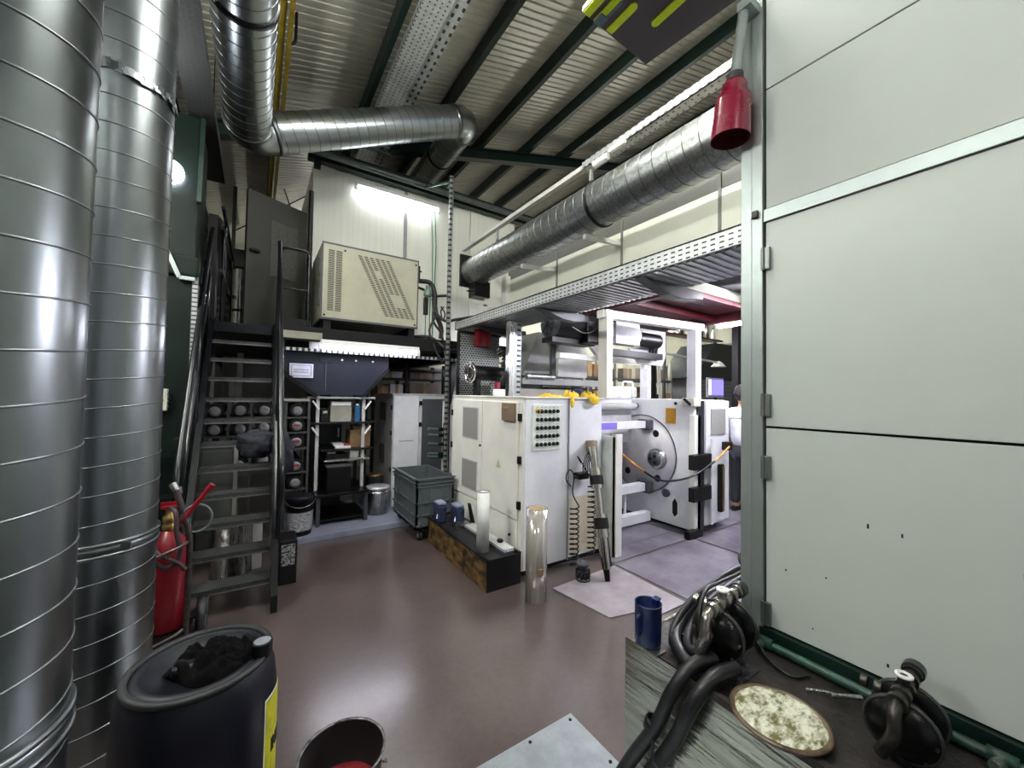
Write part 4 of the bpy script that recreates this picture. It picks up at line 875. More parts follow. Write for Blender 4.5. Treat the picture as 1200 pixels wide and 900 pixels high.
MB().box(2.15, 2.75, 4.5, 4.51, 1.586, 2.38).build('mesh', DM, t); MB().box(2.13, 2.77, 4.49, 4.52, 2.38, 2.41).build('frame', BLACK, t); MB().box(2.45, 2.75, 4.2, 4.21, 1.586, 1.80).build('mesh', DM, t)
MB().box(2.13, 2.16, 4.49, 4.53, .0, 2.38).build('leg', BLACK, t)
t = T('blower_motor', 'black blower motor with round fan guard over the cabinet', 'motor', (2.3, 4.1, 1.585))
MB().cyl((2.10, 4.05, 1.85), (2.55, 4.05, 1.85), .085, 24).build('body', BLACK, t); MB().ring((2.07, 4.05, 1.85), (2.10, 4.05, 1.85), .125, .11, 28).build('guard_ring', CHR, t); MB().ring((2.075, 4.05, 1.85), (2.085, 4.05, 1.85), .075, .065, 28).build('guard_ring', CHR, t)
for k in range(4): MB().bar((2.08, 4.05-.12*math.cos(k*PI/4), 1.85-.12*math.sin(k*PI/4)), (2.08, 4.05+.12*math.cos(k*PI/4), 1.85+.12*math.sin(k*PI/4)), .005, .005, (1, 0, 0)).build('guard_spoke', CHR, t)
for x in (2.15, 2.45): MB().box(x, x+.05, 4.0, 4.1, 1.586, 1.78).build('foot', BLACK, t)
t = T('red_box', 'small red steel box under the tray end', 'box', (2.42, 4.52, 2.2))
MB().box(2.36, 2.56, 4.40, 4.49, 2.22, 2.44, .006).build('case', RED, t); MB().box(2.40, 2.42, 4.39, 4.40, 2.22, 2.44).build('strap', REDD, t); MB().box(2.50, 2.52, 4.39, 4.40, 2.22, 2.44).build('strap', REDD, t)
t = T('junction_box', 'white junction box with red switch on the cabinet top', 'switch box', (2.32, 3.7, 1.585))
MB().box(2.20, 2.32, 3.65, 3.72, 1.586, 1.66, .004).build('case', WHITE, t); MB().box(2.21, 2.26, 3.66, 3.71, 1.66, 1.74, .006).build('switch', RED, t)
t = T('cable_loom', 'black cables hanging between the tray column and blower', 'cables', (2.4, 3.9, 1.585))
for k in range(5): MB().tube(spline([(2.30+.03*k, 3.85, 2.10-.03*k), (2.38+.03*k, 3.82, 2.12-.02*k), (2.46, 3.84+.02*k, 1.95-.04*k), (2.44-.03*k, 3.86, 1.75), (2.42-.02*k, 3.86, 1.59)], 5), .013, 8).build('cable', RUBBER, t)
MB().box(2.36, 2.48, 3.80, 3.86, 1.586, 1.72, .02).build('plug', BLACK, t)
t = T('wrench_clutter', 'blue and steel fittings on the cabinet end by the gloves', 'fittings', (2.85, 3.0, 1.585))
cloth('rag', (2.84, 3.05, 1.62), (.12, .08, .05), M('blue_rag', '#3b4a78', .8), t, .6, 6, 3, 3); m = MB().cyl((2.7, 3.0, 1.61), (2.95, 3.1, 1.61), .02, 10); m.build('bolt_bar', STEEL, t)

# ================================================================== PANEL BOOTH ON THE NEAR SIDE
t = T('panel_booth', 'large pale panelled booth with hinged doors and aluminium post', 'booth', (1.95, .3, 0))
MB().box(1.885, 1.96, .83, .875, 0, 3.75, .002).build('post', ALU, t); MB().box(1.89, 1.96, .877, .925, 0, 3.75, .002).build('post_flange', ALU, t)
MB().box(1.96, 4.0, .865, .925, 0, 3.75).build('end_wall', BOOTH, t)
y0, y1 = -2.2, .822
for z0, z1, nm in ((.612, 1.472, 'lower_door'), (1.482, 2.395, 'upper_door'), (2.462, 3.008, 'panel'), (3.014, 3.75, 'panel')):
    MB().box(1.90 if 'door' in nm else 1.903, 1.945, y0, y1, z0, z1, .002).build(nm, BOOTH, t)
MB().box(1.893, 1.945, y0, .83, 2.40, 2.457, .002).build('rail', ALU, t)
MB().box(1.93, 1.95, y0, .83, .56, 3.75).build('backing', BLACK, t)
for z in (2.23, 1.575, 1.30, .665):
    h = MB().box(1.882, 1.899, .800, .838, z-.05, z+.05, .003).build('hinge', M('hinge_steel', '#7e8481', .4, .7), t); MB().cyl((1.880, .826, z-.052), (1.880, .826, z+.052), .006, 8).build('hinge_pin', M('hinge_steel', '#7e8481', .4, .7), h)
m = MB().cyl((1.87, .87, 2.44), (1.886, .87, 2.44), .014, 10); m.build('latch', STEEL, t); MB().box(1.868, 1.886, .845, .87, 2.425, 2.455).build('latch_tab', BLACKM, t)
MB().box(1.878, 1.95, y0, .84, .552, .606).build('sill', GREEN, t)
m = MB()
random.seed(3)
for k in range(11): yy, zz = random.uniform(-.3, .78), random.uniform(.62, 1.2); m.box(1.8993, 1.9003, yy, yy+random.uniform(.003, .007), zz, zz+random.uniform(.004, .018))
stuff(m.build('paint_drips', BLACK, t))
MB().box(3.95, 4.0, -2.2, .865, 0, 3.75).build('rear_wall', BOOTH, t)
# green pipe along the booth foot
t = T('green_pipe', 'grimy green pipe along the foot of the booth', 'pipe', (1.85, .3, .56))
MB().cyl((1.835, -1.8, .567), (1.835, .83, .567), .017, 12).build('pipe', GREENL, t)
for y in (.80, .17, -.3): MB().cyl((1.835, y, .569), (1.785, y+.01, .567), .015, 10).build('elbow', M('grey_fitting', '#5d6a60', .5, .3, var=.3), t); MB().ring((1.835, y-.03, .571), (1.835, y+.03, .571), .022, .016, 14).build('coupling', GREENL, t)

# ================================================================== PUMP BENCH
FOIL = M('crinkled_foil', '#a9a99f', .2, .9, var=.1, scale=3, bump=.6, bscale=5, stretch=(1, 1.2, 12), col2='#85857a', lo=.3, hi=.7)
GRIME = M('grimy_black', '#110e0e', .5, .1, var=.35, scale=9, bump=.4, bscale=40, col2='#2a2221')
t = T('pump_bench', 'grimy black pump bench wrapped in crinkled foil', 'bench', (1.63, .3, 0))
MB().box(1.395, 1.875, -1.4, 1.14, .0, .54).build('base', GRIME, t)
# crinkled foil sheet on the long side
from mathutils import noise
mb = MB(); nu, nv = 90, 30; vs = []
for j in range(nv+1):
    for i in range(nu+1):
        y = 1.155-i/nu*2.5; z = .005+j/nv*.55
        d = .008*noise.noise(Vector((y*3, z*2, 1)))+.004*noise.noise(Vector((y*2, z*22, 4)))
        vs.append((1.382-d*1.3, y, z))
mb.add(vs, [(j*(nu+1)+i, j*(nu+1)+i+1, (j+1)*(nu+1)+i+1, (j+1)*(nu+1)+i) for j in range(nv) for i in range(nu)], True); mb.build('foil_wrap', FOIL, t)
MB().box(1.385, 1.875, 1.14, 1.152, 0, .552).build('end_foil', FOIL, t)
m = MB(); m.box(1.378, 1.40, .0-1.4, .80, .535, .562); m.build('front_rim', GRIME, t); MB().box(1.40, 1.87, -1.4, 1.14, .54, .548).build('top_sheet', GRIME, t)
MB().box(1.378, 1.44, 1.0, 1.152, .548, .556).build('foil_flap', FOIL, t)
MB().box(1.50, 1.66, .74, .92, .548, .552).build('tread_patch', M('checker_patch', '#4d4f58', .35, .7, var=.4, scale=60, bump=.8, bscale=70), t)
# blue jug
t = T('plastic_jug', 'dark blue plastic jug on the corner of the foil bench', 'jug', (1.425, 1.075, .556))
JB = M('blue_jug', '#0c2050', .3, 0, var=.2, scale=8)
MB().lathe((1.425, 1.075, .5565), [(0, 0), (.050, 0), (.053, .01), (.055, .10), (.055, .165), (.057, .17), (.054, .17), (.051, .165), (.050, .012), (0, .01)], 28).build('body', JB, t)
MB().tube(arc([(1.373, 1.075, .69), (1.350, 1.07, .69), (1.350, 1.07, .61), (1.373, 1.075, .61)], .025), .007, 8).build('handle', JB, t)
MB().prism([(1.465, .70), (1.495, .73), (1.465, .727)], 1, 1.06, 1.09).build('lip', JB, t)
# double diaphragm pumps
PD = M('pump_black', '#1a1b1c', .3, .6, var=.3, scale=14); PS = M('pump_steel', '#b4b0a8', .26, .9, var=.3, scale=20)
def pump(label, c, dirx, s, PS=PS):
    c = Vector(c); ax = Vector(dirx).normalized(); sd = Vector((-ax.y, ax.x, 0)); u = Vector((0, 0, 1))
    t = T('diaphragm_pump', label, 'pump', c)
    for sg in (-1, 1):
        o = c+ax*sg*.055*s+u*.115*s
        h = MB().lathe(o, [(.03*s, -.03*s*sg*0), (.095*s, 0), (.10*s, .012*s), (.095*s, .024*s), (.075*s, .045*s), (.035*s, .06*s), (0, .062*s)] if sg > 0 else [(.03*s, 0), (.095*s, 0), (.10*s, -.012*s), (.095*s, -.024*s), (.075*s, -.045*s), (.035*s, -.06*s), (0, -.062*s)], 28, ax).build('chamber', PD, t)
        MB().ring(o+ax*sg*.004*s, o+ax*sg*.02*s, .106*s, .094*s, 32).build('clamp_ring', M('pump_ring', '#4b4d4d', .35, .7), h)
        for k in range(8):
            a = k*PI/4; MB().cyl(o+sd*.088*s*math.cos(a)+u*.088*s*math.sin(a)+ax*sg*.02*s, o+sd*.088*s*math.cos(a)+u*.088*s*math.sin(a)+ax*sg*.034*s, .007*s, 6).build('bolt', PS, h)
    MB().cyl(c-ax*.05*s+u*.115*s, c+ax*.05*s+u*.115*s, .055*s, 20).build('centre_block', PD, t)
    MB().cyl(c-ax*.14*s+u*.235*s, c+ax*.15*s+u*.235*s, .02*s, 14).build('manifold', PS, t)
    for f in (-.13, -.07, -.01, .06, .12): MB().cyl(c+ax*(f-.012)*s+u*.235*s, c+ax*(f+.012)*s+u*.235*s, .029*s, 12).build('nut', PS, t)
    MB().cyl(c+ax*.13*s+u*.235*s, c+ax*.17*s+u*.235*s, .034*s, 16).build('union', M('pump_ring', '#4b4d4d', .35, .7), t)
    for sg in (-1, 1): MB().cyl(c+ax*sg*.07*s+u*.19*s, c+ax*sg*.07*s+u*.24*s, .02*s, 10).build('riser', PD, t); MB().box(c.x+ax.x*sg*.06*s-.02, c.x+ax.x*sg*.06*s+.02, c.y+ax.y*sg*.06*s-.02, c.y+ax.y*sg*.06*s+.02, c.z, c.z+.03*s).build('foot', PD, t)
    MB().cyl(c-ax*.02*s+u*.235*s, c-ax*.02*s+u*.285*s, .018*s, 10).build('valve_stem', PS, t); MB().ring(c-ax*.02*s+u*.28*s, c-ax*.02*s+u*.288*s, .026*s, .012*s, 14).build('white_cap', WHITE, t)
    MB().tube(spline([c-ax*.13*s+u*.235*s, c-ax*.17*s+u*.215*s, c-ax*.185*s+u*.15*s, c-ax*.17*s+sd*.03+u*.06*s], 5), .02*s, 12).build('elbow', PS, t)
    for f in (.06, .10): MB().cyl(c-ax*.02*s+sd*f*s+u*.2*s, c-ax*.02*s+sd*(f+.02)*s+u*.2*s, .022*s, 10).build('air_port', PS, t)
    return t
pump('oily diaphragm pump beside the blue jug and hoses', (1.63, .86, .552), (1, .10, 0), .95)
pump('oily diaphragm pump by the paint crusted lid', (1.655, .335, .552), (1, .04, 0), .82, M('pump_dull', '#4a4844', .35, .8, var=.3, scale=20))
# paint lid
t = T('crusted_lid', 'round bucket lid crusted with cream and olive paint', 'lid', (1.45, .59, .563))
PAINT = M('crusted_paint', '#d0d1bf', .45, 0, var=.3, scale=26, bump=.6, bscale=45, col2='#5f5a2c', lo=.40, hi=.58, stretch=(1, 1.8, 1))
MB().lathe((1.45, .59, .5635), [(0, 0), (.135, 0), (.14, .006), (.14, .012), (.128, .014), (.122, .008), (.11, .012), (0, .012)], 48).build('rim', M('lid_rim', '#7d6a56', .35, .3, var=.3, scale=12, col2='#3a2c20'), t)
mb = MB(); N = 40; R_ = 12; vs = [(1.45, .59, .583)]
for j in range(1, R_+1):
    for i in range(N):
        a = 2*PI*i/N; r = .128*j/R_*(1+.05*noise.noise(Vector((math.cos(a)*2, math.sin(a)*2, 7)))); x, y = 1.45+r*math.cos(a), .59+r*math.sin(a)
        vs.append((x, y, .580+.006*noise.noise(Vector((x*30, y*30, 0)))-(.008 if j == R_ else 0)))
fs = [(0, 1+i, 1+(i+1) % N) for i in range(N)]+[(1+(j-1)*N+i, 1+j*N+i, 1+j*N+(i+1) % N, 1+(j-1)*N+(i+1) % N) for j in range(1, R_) for i in range(N)]
mb.add(vs, fs, True); mb.build('paint_crust', PAINT, t)
# hoses
def hose(label, pts, r, grp='black hoses at the pump bench'):
    o = MB().tube(spline(pts, 9), r, 12).build('rubber_hose', RUBBER); return tag(o, label, 'hose', grp)
hose('thick outer hose curving from booth post over the bench', [(2.7, 1.02, .30), (2.35, 1.03, .60), (2.12, 1.05, .66), (1.9, 1.06, .65), (1.68, 1.05, .625), (1.52, 1.01, .595), (1.44, .93, .582), (1.43, .87, .582), (1.5, .84, .585)], .024)
hose('hose looping just inside the thick outer hose', [(2.7, .98, .35), (2.35, .98, .65), (2.12, .99, .71), (1.92, 1.0, .695), (1.74, 1.0, .665), (1.56, .97, .62), (1.48, .92, .60), (1.47, .87, .62), (1.54, .86, .68)], .018)
hose('thin hose arching over the pump to the booth post', [(2.4, .95, .62), (2.1, .955, .76), (1.9, .97, .76), (1.75, .96, .77), (1.6, .92, .80), (1.5, .89, .76), (1.47, .87, .66)], .008)
hose('hose lying behind the pump towards the booth post', [(2.7, 1.06, .25), (2.35, 1.08, .56), (2.12, 1.095, .61), (1.95, 1.10, .60), (1.78, 1.08, .585), (1.62, 1.04, .572), (1.55, 1.0, .572)], .020)
hose('thick hose bound with tape hanging over the bench edge', [(1.50, .83, .60), (1.40, .86, .592), (1.33, .895, .50), (1.312, .955, .34), (1.295, 1.05, .16), (1.27, 1.11, .027)], .026)
hose('second thick hose hanging over the bench edge', [(1.52, .76, .60), (1.41, .785, .592), (1.335, .82, .50), (1.318, .88, .34), (1.30, .97, .16), (1.28, 1.03, .027)], .026)
hose('hose stretched along the top of the hose bundle by the post', [(2.7, 1.0, .38), (2.35, 1.02, .68), (2.14, 1.03, .735), (1.94, 1.045, .715), (1.72, 1.05, .675), (1.55, 1.03, .62), (1.47, .99, .585), (1.48, .95, .58)], .014)
o = MB().ring((1.320, .965, .36), (1.314, .975, .32), .031, .024, 14).build('hose_tape', BLACK); o.name = 'cable_tie'; tag(o, 'shiny tape binding round the hanging hoses', 'tape')
o = MB().tube(spline([(1.29, .95, .31), (1.27, .93, .26), (1.28, .89, .24), (1.27, .86, .27)], 5), .006, 6).build('wire_offcut', RUBBER); tag(o, 'short loose wire end on the hanging hoses', 'wire')
o = MB().tube(spline([(1.80, .81, .575), (1.74, .74, .56), (1.72, .66, .556), (1.78, .62, .558)], 6), .006, 6).build('thin_cable', RUBBER); tag(o, 'thin black cable lying between pump and green pipe', 'cable')
o = MB().tube([(2.05+.05*math.cos(a), .98+.02*math.sin(a), .80+.03*math.sin(a*1.0)) for a in [i*.35 for i in range(30)]], .006, 6).build('cable_loop', RUBBER); tag(o, 'small loop of thin cable by the booth post', 'cable')
o = MB().cyl((1.70, .53, .575), (1.78, .47, .575), .008, 8).build('steel_rod', STEEL); tag(o, 'short bright steel rod lying behind the paint lid', 'rod')
o = MB().tube(spline([(1.69, .60, .556), (1.72, .56, .562), (1.76, .50, .562)], 5), .005, 6).build('bent_wire', STEEL); tag(o, 'bent bright wire near the green pipe', 'wire')

# near aluminium sheet on the floor
SHEET = M('alu_sheet', '#a9b1b6', .34, .5, var=.12, scale=9, bump=.1, bscale=50)
t = T('floor_sheet', 'grey aluminium sheet lying flat on the brown floor', 'metal sheet', (.8, 1.0, 0))
MB().box(.30, 1.37, .20, 1.49, .001, .006).build('sheet', SHEET, t)
for x, y in ((1.34, 1.46), (1.10, 1.465), (1.34, 1.2), (.86, 1.46)): MB().cyl((x, y, .006), (x, y, .009), .008, 8).build('screw', BLACKM, t)

# navy drum with rag
t = T('plastic_drum', 'dark navy plastic drum with yellow label and black rag', 'drum', (-.14, 1.84, 0))
DC = Vector((-.135, 1.845, 0))
MB().lathe(DC, [(0, .0), (.225, 0), (.24, .02), (.242, .20), (.238, .22), (.242, .24), (.24, .46), (.232, .53), (.215, .575), (.195, .60), (.178, .605), (.170, .60), (.16, .575), (0, .57)], 56).build('body', NAVY, t)
MB().ring(DC+Vector((0, 0, .588)), DC+Vector((0, 0, .604)), .222, .200, 56).build('rim', M('drum_rim', '#1d2022', .6, 0, var=.2), t)
MB().box(-.22, -.05, 1.80, 1.87, .575, .615, .012).build('handle_web', NAVY, t)
cc = DC+Vector((.185, -.075, .595)); MB().cyl(cc, cc+Vector((0, 0, .05)), .034, 20).build('cap', BLACK, t); MB().cyl(cc+Vector((0, 0, .05)), cc+Vector((0, 0, .054)), .028, 20).build('cap_top', M('cap_grey', '#7f858b', .45), t)
m = MB(); n = 14; a0, a1 = -.62, -.02; vs = []
for j, z in enumerate((.08, .46)):
    for i in range(n+1): a = a0+(a1-a0)*i/n; vs.append((DC.x+.2435*math.cos(a), DC.y+.2435*math.sin(a), z))
m.add(vs, [(i, i+1, n+1+i+1, n+1+i) for i in range(n)], True); lb = m.build('label_border', WHITE, t)
m = MB(); vs = []
for j, z in enumerate((.085, .452)):
    for i in range(n+1): a = a0+.02+(a1-.03-a0)*i/n; vs.append((DC.x+.2445*math.cos(a), DC.y+.2445*math.sin(a), z))
m.add(vs, [(i, i+1, n+1+i+1, n+1+i) for i in range(n)], True); m.build('label', YEL, lb)
INKB = M('print_black', '#15150c', .6)
def glyph(strokes, a, z, s):
    """strokes in a 1 x 1.6 cell, wrapped on the drum"""
    m = MB()
    for (u0, v0, u1, v1) in strokes:
        def P(u, v): q = a+u*s/.2455; return Vector((DC.x+.2455*math.cos(q), DC.y+.2455*math.sin(q), z+v*s))
        m.bar(P(u0, v0), P(u1, v1), .22*s, .004, (math.cos(a), math.sin(a), 0))
    m.build('letter', INKB, lb)
N_ = [(0, 0, 0, 1.6), (0, 1.6, .8, 0), (.8, 0, .8, 1.6)]; I_ = [(0, 0, 0, 1.6)]; K_ = [(0, 0, 0, 1.6), (0, .8, .8, 1.6), (0, .8, .8, 0)]
for st, a in ((I_, -.42), (N_, -.37), (K_, -.22)): glyph(st, a, .24, .030)
mound('rag', (-.085, 1.825, .575), .165, .105, .085, M('black_rag', '#050506', .9, 0, var=.3, scale=10, bump=.4, bscale=60, spec=.1), t, 4, -.5, 44, 32)
# open pail with red ink
t = T('open_pail', 'open black pail with dark red ink inside', 'pail', (.30, 1.52, 0))
MB().lathe((.30, 1.52, .001), [(0, 0), (.115, 0), (.14, .295), (.146, .297), (.146, .305), (.138, .305)], 44).build('body', M('pail_black', '#141416', .35, 0, var=.2), t)
MB().lathe((.30, 1.52, .001), [(.137, .304), (.112, .012), (0, .012)], 44).build('lining', M('pail_lining', '#0b090a', .6, 0, var=.2), t)
MB().lathe((.30, 1.52, .16), [(.1235, 0), (0, .001)], 40).build('ink', M('red_ink', '#7a0c18', .45), t)
MB().ring((.30, 1.52, .303), (.30, 1.52, .309), .148, .139, 44).build('rim', M('worn_rim', '#8d8d8d', .35, .6, var=.5, scale=30, col2='#1c1c1c'), t)
MB().tube([(.30+.152*math.cos(a), 1.52+.152*math.sin(a), .27-.10*math.sin((a+.5)/1.9*PI)) for a in [-.5+.12*i for i in range(17)]], .004, 6).build('bail_handle', STEEL, t)

# ================================================================== UNDER THE MEZZANINE
struct(MB().box(-2, 4.6, 8.8, 8.9, 0, 2.2).build('wall_under', M('grey_back_wall', '#7c7d7a', .6, 0, var=.1, scale=2)), 'grey rear wall under the mezzanine', 'wall')
PANB = M('navy_sheet', '#1d2030', .42, .2, var=.12, scale=5)
t = T('hopper_panel', 'dark blue steel hopper panel hanging under the mezzanine', 'panel', (.8, 5.06, 1.55))
MB().prism([(.23, 2.05), (1.42, 2.05), (1.42, 1.92), (1.12, 1.56), (.60, 1.56), (.23, 1.86)], 1, 5.05, 5.09).build('sheet', PANB, t)
MB().bar((.23, 5.04, 1.82), (.60, 5.04, 1.54), .03, .045).build('sloping_edge', BLACK, t); MB().bar((1.12, 5.04, 1.55), (1.42, 5.04, 1.90), .03, .03).build('sloping_edge', BLACK, t)
for x in (.24, .72, .86, 1.02, 1.22): MB().cyl((x, 5.035, 1.985), (x, 5.05, 1.985), .012, 10).build('rivet', WHITE, t)
MB().box(.62, .76, 5.035, 5.05, 1.95, 2.04).build('plate', PANB, t); MB().box(.68, .69, 5.04, 5.05, 1.6, 1.95).build('seam', DGREY, t)
MB().box(.50, 1.62, 5.02, 5.04, 2.09, 2.2).build('white_flashing', GREYW, t)
t = T('notice_sign', 'white framed notice on the dark blue hopper panel', 'sign', (.43, 5.03, 1.75))
MB().box(.31, .55, 5.025, 5.049, 1.755, 1.915).build('board', M('sign_white', '#dcdcf2', .5), t)
FRM = M('sign_line', '#8487a6', .6)
for x0, x1, z0, z1 in ((.328, .532, 1.893, 1.899), (.328, .532, 1.771, 1.777), (.328, .336, 1.771, 1.899), (.524, .532, 1.771, 1.899)): MB().box(x0, x1, 5.022, 5.025, z0, z1).build('border', FRM, t)
random.seed(5)
for z in (1.845, 1.818):
    x = .35
    while x < .50: wv = random.uniform(.008, .016); MB().box(x, x+wv, 5.022, 5.025, z-.006, z+.006).build('letter', FRM, t); x += wv+.004

# trolley
TR = M('trolley_black', '#101014', .35, .3, var=.3, scale=10)
t = T('tool_trolley', 'black shelved trolley with white top frame under the mezzanine', 'trolley', (.9, 5.3, .06))
for x in (.62, 1.14):
    for y in (5.12, 5.5): MB().box(x-.018, x+.018, y-.018, y+.018, .431, 1.60).build('upright', GREYW if y < 5.2 else TR, t)
MB().box(.60, 1.16, 5.10, 5.14, 1.60, 1.66).build('top_bar', M('bright_bar', '#c5c8dc', .4), t)
for z, x0, x1, m_ in ((1.515, .50, 1.27, MGREY), (1.21, .52, 1.28, BLACK), (.885, .66, 1.26, TR), (.76, .70, 1.22, STEEL)):
    MB().box(x0, x1, 5.06, 5.56, z, z+.025, .004).build('shelf', m_, t)
for x, s in ((.56, 1), (1.22, -1)):
    for z in (1.51, 1.20): MB().bar((x, 5.08, z-.02), (x+.07*s, 5.08, z-.12), .02, .02).build('brace', WHITE, t)
t = T('low_bench', 'black glossy low bench below the trolley shelves', 'bench', (.95, 5.1, .06))
MB().box(.59, 1.18, 4.86, 5.6, .40, .43, .006).build('top', BLACKM, t)
for x in (.61, 1.13):
    for y in (4.9, 5.54): MB().box(x, x+.04, y, y+.04, .061, .40).build('leg', DGREY, t)
MB().box(.62, 1.16, 4.95, 5.55, .10, .12).build('under_shelf', BLACK, t)
GI = 'clutter on the black trolley'
def item(name, label, cat, z, boxes, loc=None):
    x0, x1, y0, y1 = boxes[0][:4]; o = T(name, label, cat, ((x0+x1)/2, (y0+y1)/2, z), GI)
    for i, (a, b, c, d, e, f, m_, nm) in enumerate(boxes): MB().box(a, b, c, d, z+e, z+f, .004).build(nm, m_, o)
item('printed_sheet', 'white drawing sheet at the top of the trolley', 'paper', 1.54, [(.78, 1.02, 5.2, 5.215, .0005, .12, PAPER, 'sheet'), (.77, 1.03, 5.215, 5.22, .0005, .125, CARD2, 'backing')])
item('blue_bottle', 'blue bottle on the top shelf of the trolley', 'bottle', 1.54, [(1.04, 1.10, 5.2, 5.26, .0005, .11, M('cobalt', '#2a5f8f', .3), 'body'), (1.055, 1.085, 5.215, 5.245, .11, .13, WHITE, 'cap')])
item('grey_box', 'flat grey box on the middle trolley shelf', 'box', 1.235, [(.76, 1.0, 5.12, 5.4, .0005, .25, M('warm_box', '#8f8d85', .6), 'body'), (.77, .99, 5.115, 5.12, .2, .24, PAPER, 'label')])
item('blue_jar', 'blue jar beside the grey box on the trolley', 'jar', 1.235, [(1.04, 1.10, 5.12, 5.18, .0005, .20, M('cobalt', '#2a5f8f', .3), 'body'), (1.05, 1.09, 5.13, 5.17, .20, .22, WHITE, 'lid')])
item('parts_carton', 'open brown carton of parts on the trolley', 'box', .91, [(1.0, 1.24, 5.16, 5.46, .0005, .2, CARD, 'body'), (.99, 1.25, 5.145, 5.18, .2, .215, CARD2, 'flap'), (1.04, 1.2, 5.19, 5.4, .2, .26, CARD2, 'packing')])
item('white_block', 'white block on the lower trolley shelf', 'block', .785, [(1.0, 1.11, 5.16, 5.26, .0005, .09, WHITE, 'block'), (.995, 1.115, 5.155, 5.265, .09, .097, PAPER, 'top')])
item('paper_stack', 'pile of papers on the trolley', 'papers', .91, [(.82, 1.0, 5.1, 5.35, .0005, .03, PAPER, 'sheets'), (.80, .92, 5.12, 5.3, .03, .06, GREYW, 'envelope'), (.92, 1.0, 5.12, 5.2, .03, .055, M('red_card', '#8a2f3a', .6), 'red_card')])
item('tool_case', 'small black tool case on the middle trolley shelf', 'case', 1.235, [(.66, .75, 5.14, 5.4, .0005, .16, BLACK, 'body'), (.68, .73, 5.13, 5.14, .10, .13, STEEL, 'latch')])
item('spool_box', 'brown box of spools at the back of the trolley', 'box', 1.235, [(1.01, 1.1, 5.22, 5.46, .0005, .14, CARD, 'body'), (1.02, 1.09, 5.24, 5.44, .14, .17, CARD2, 'spools')])
item('parts_tray', 'dark parts tray hanging low on the trolley', 'tray', .785, [(.72, .96, 5.1, 5.5, .0005, .06, BLACK, 'tray'), (.74, .84, 5.14, 5.3, .06, .085, STEEL, 'parts')])
item('black_tub', 'black plastic tub on the low bench', 'tub', .431, [(.72, .98, 4.95, 5.3, .0005, .28, BLACK, 'body'), (.71, .99, 4.94, 5.31, .28, .30, DGREY, 'rim')])
t = T('dark_locker', 'tall dark locker standing behind the trolley', 'locker', (.75, 5.8, .06))
MB().box(.56, .98, 5.62, 5.92, .061, 1.9, .006).build('body', BLACK, t); MB().box(.575, .965, 5.612, 5.622, .1, 1.88).build('door', M('locker_dark', '#141519', .5), t); MB().box(.93, .945, 5.60, 5.612, 1.0, 1.12).build('handle', STEEL, t)
t = T('steel_bucket', 'shiny steel bucket with lid on the plinth', 'bucket', (1.36, 5.2, .06))
MB().lathe((1.345, 5.14, .061), [(0, 0), (.135, 0), (.14, .30), (.145, .305), (.145, .32)], 32).build('body', STEEL, t); MB().lathe((1.345, 5.14, .38), [(.148, 0), (.148, .02), (.12, .026), (0, .028)], 32).build('lid', M('lid_white', '#c8c8cf', .3, .5), t)
MB().ring((1.345, 5.14, .33), (1.345, 5.14, .345), .149, .138, 32).build('hoop', STEEL, t)
t = T('copper_tin', 'squat tin with a coppery lid behind the steel bucket', 'tin', (1.40, 5.5, .06))
MB().lathe((1.40, 5.52, .061), [(0, 0), (.12, 0), (.12, .40), (.124, .405)], 28).build('body', DGREY, t); MB().lathe((1.40, 5.52, .466), [(.126, 0), (.126, .018), (0, .02)], 28).build('lid', M('copper', '#8a6a4a', .35, .7), t)

# grey switch cabinet
t = T('switch_cabinet', 'grey white switch cabinet with a dark grey door', 'cabinet', (1.95, 5.8, 0))
MB().box(1.57, 2.37, 5.32, 6.3, .0, 1.575, .006).build('body', GREYW, t); MB().box(1.56, 2.38, 5.305, 6.31, 1.575, 1.59).build('top_plate', GREYW, t)
MB().box(1.58, 1.93, 5.30, 5.32, .05, 1.56, .004).build('door', M('cab_white', '#cfd0d6', .4, 0, var=.05), t); dd_ = MB().box(1.985, 2.33, 5.305, 5.32, .05, 1.52, .004).build('dark_door', DGREY, t)
MB().box(1.935, 1.98, 5.31, 5.322, .05, 1.56).build('strip', GREYW, t)
for x in (1.955, 2.34):
    for z in (1.46, 1.16, .5): MB().box(x-.02, x+.02, 5.29, 5.31, z-.03, z+.03, .004).build('hinge', BLACK, t)
for z0, z1 in ((1.2, 1.46), (.6, .86)): MB().box(1.562, 1.57, 5.65, 5.95, z0, z1).build('vent_grille', M('vent_brown', '#77706a', .7, 0, var=.2, scale=100), t)
for z in (1.4, 1.05, .55): MB().box(1.556, 1.572, 5.35, 5.38, z-.03, z+.03).build('side_hinge', BLACK, t)
MB().box(1.66, 1.86, 5.298, 5.301, .93, .945).build('stencil', M('stencil_grey', '#9a9cab', .6), t)
t = T('grip_rack', 'rack of green handled plugs on a pale post', 'rack', (2.2, 4.95, 0))
MB().box(2.17, 2.22, 4.98, 5.03, 0, 1.5).build('post', M('pale_post', '#cfcfc4', .5), t); MB().box(2.165, 2.225, 4.96, 4.99, .7, 1.2).build('strip', BLACK, t)
for z in (1.13, 1.05, .93, .80, .76): MB().cyl((1.93, 4.93, z), (2.12, 4.96, z-.02), .02, 10).build('grip', M('grip_green', '#55695f', .4), t); MB().cyl((2.08, 4.953, z-.015), (2.17, 4.97, z-.02), .026, 10).build('plug', BLACK, t)

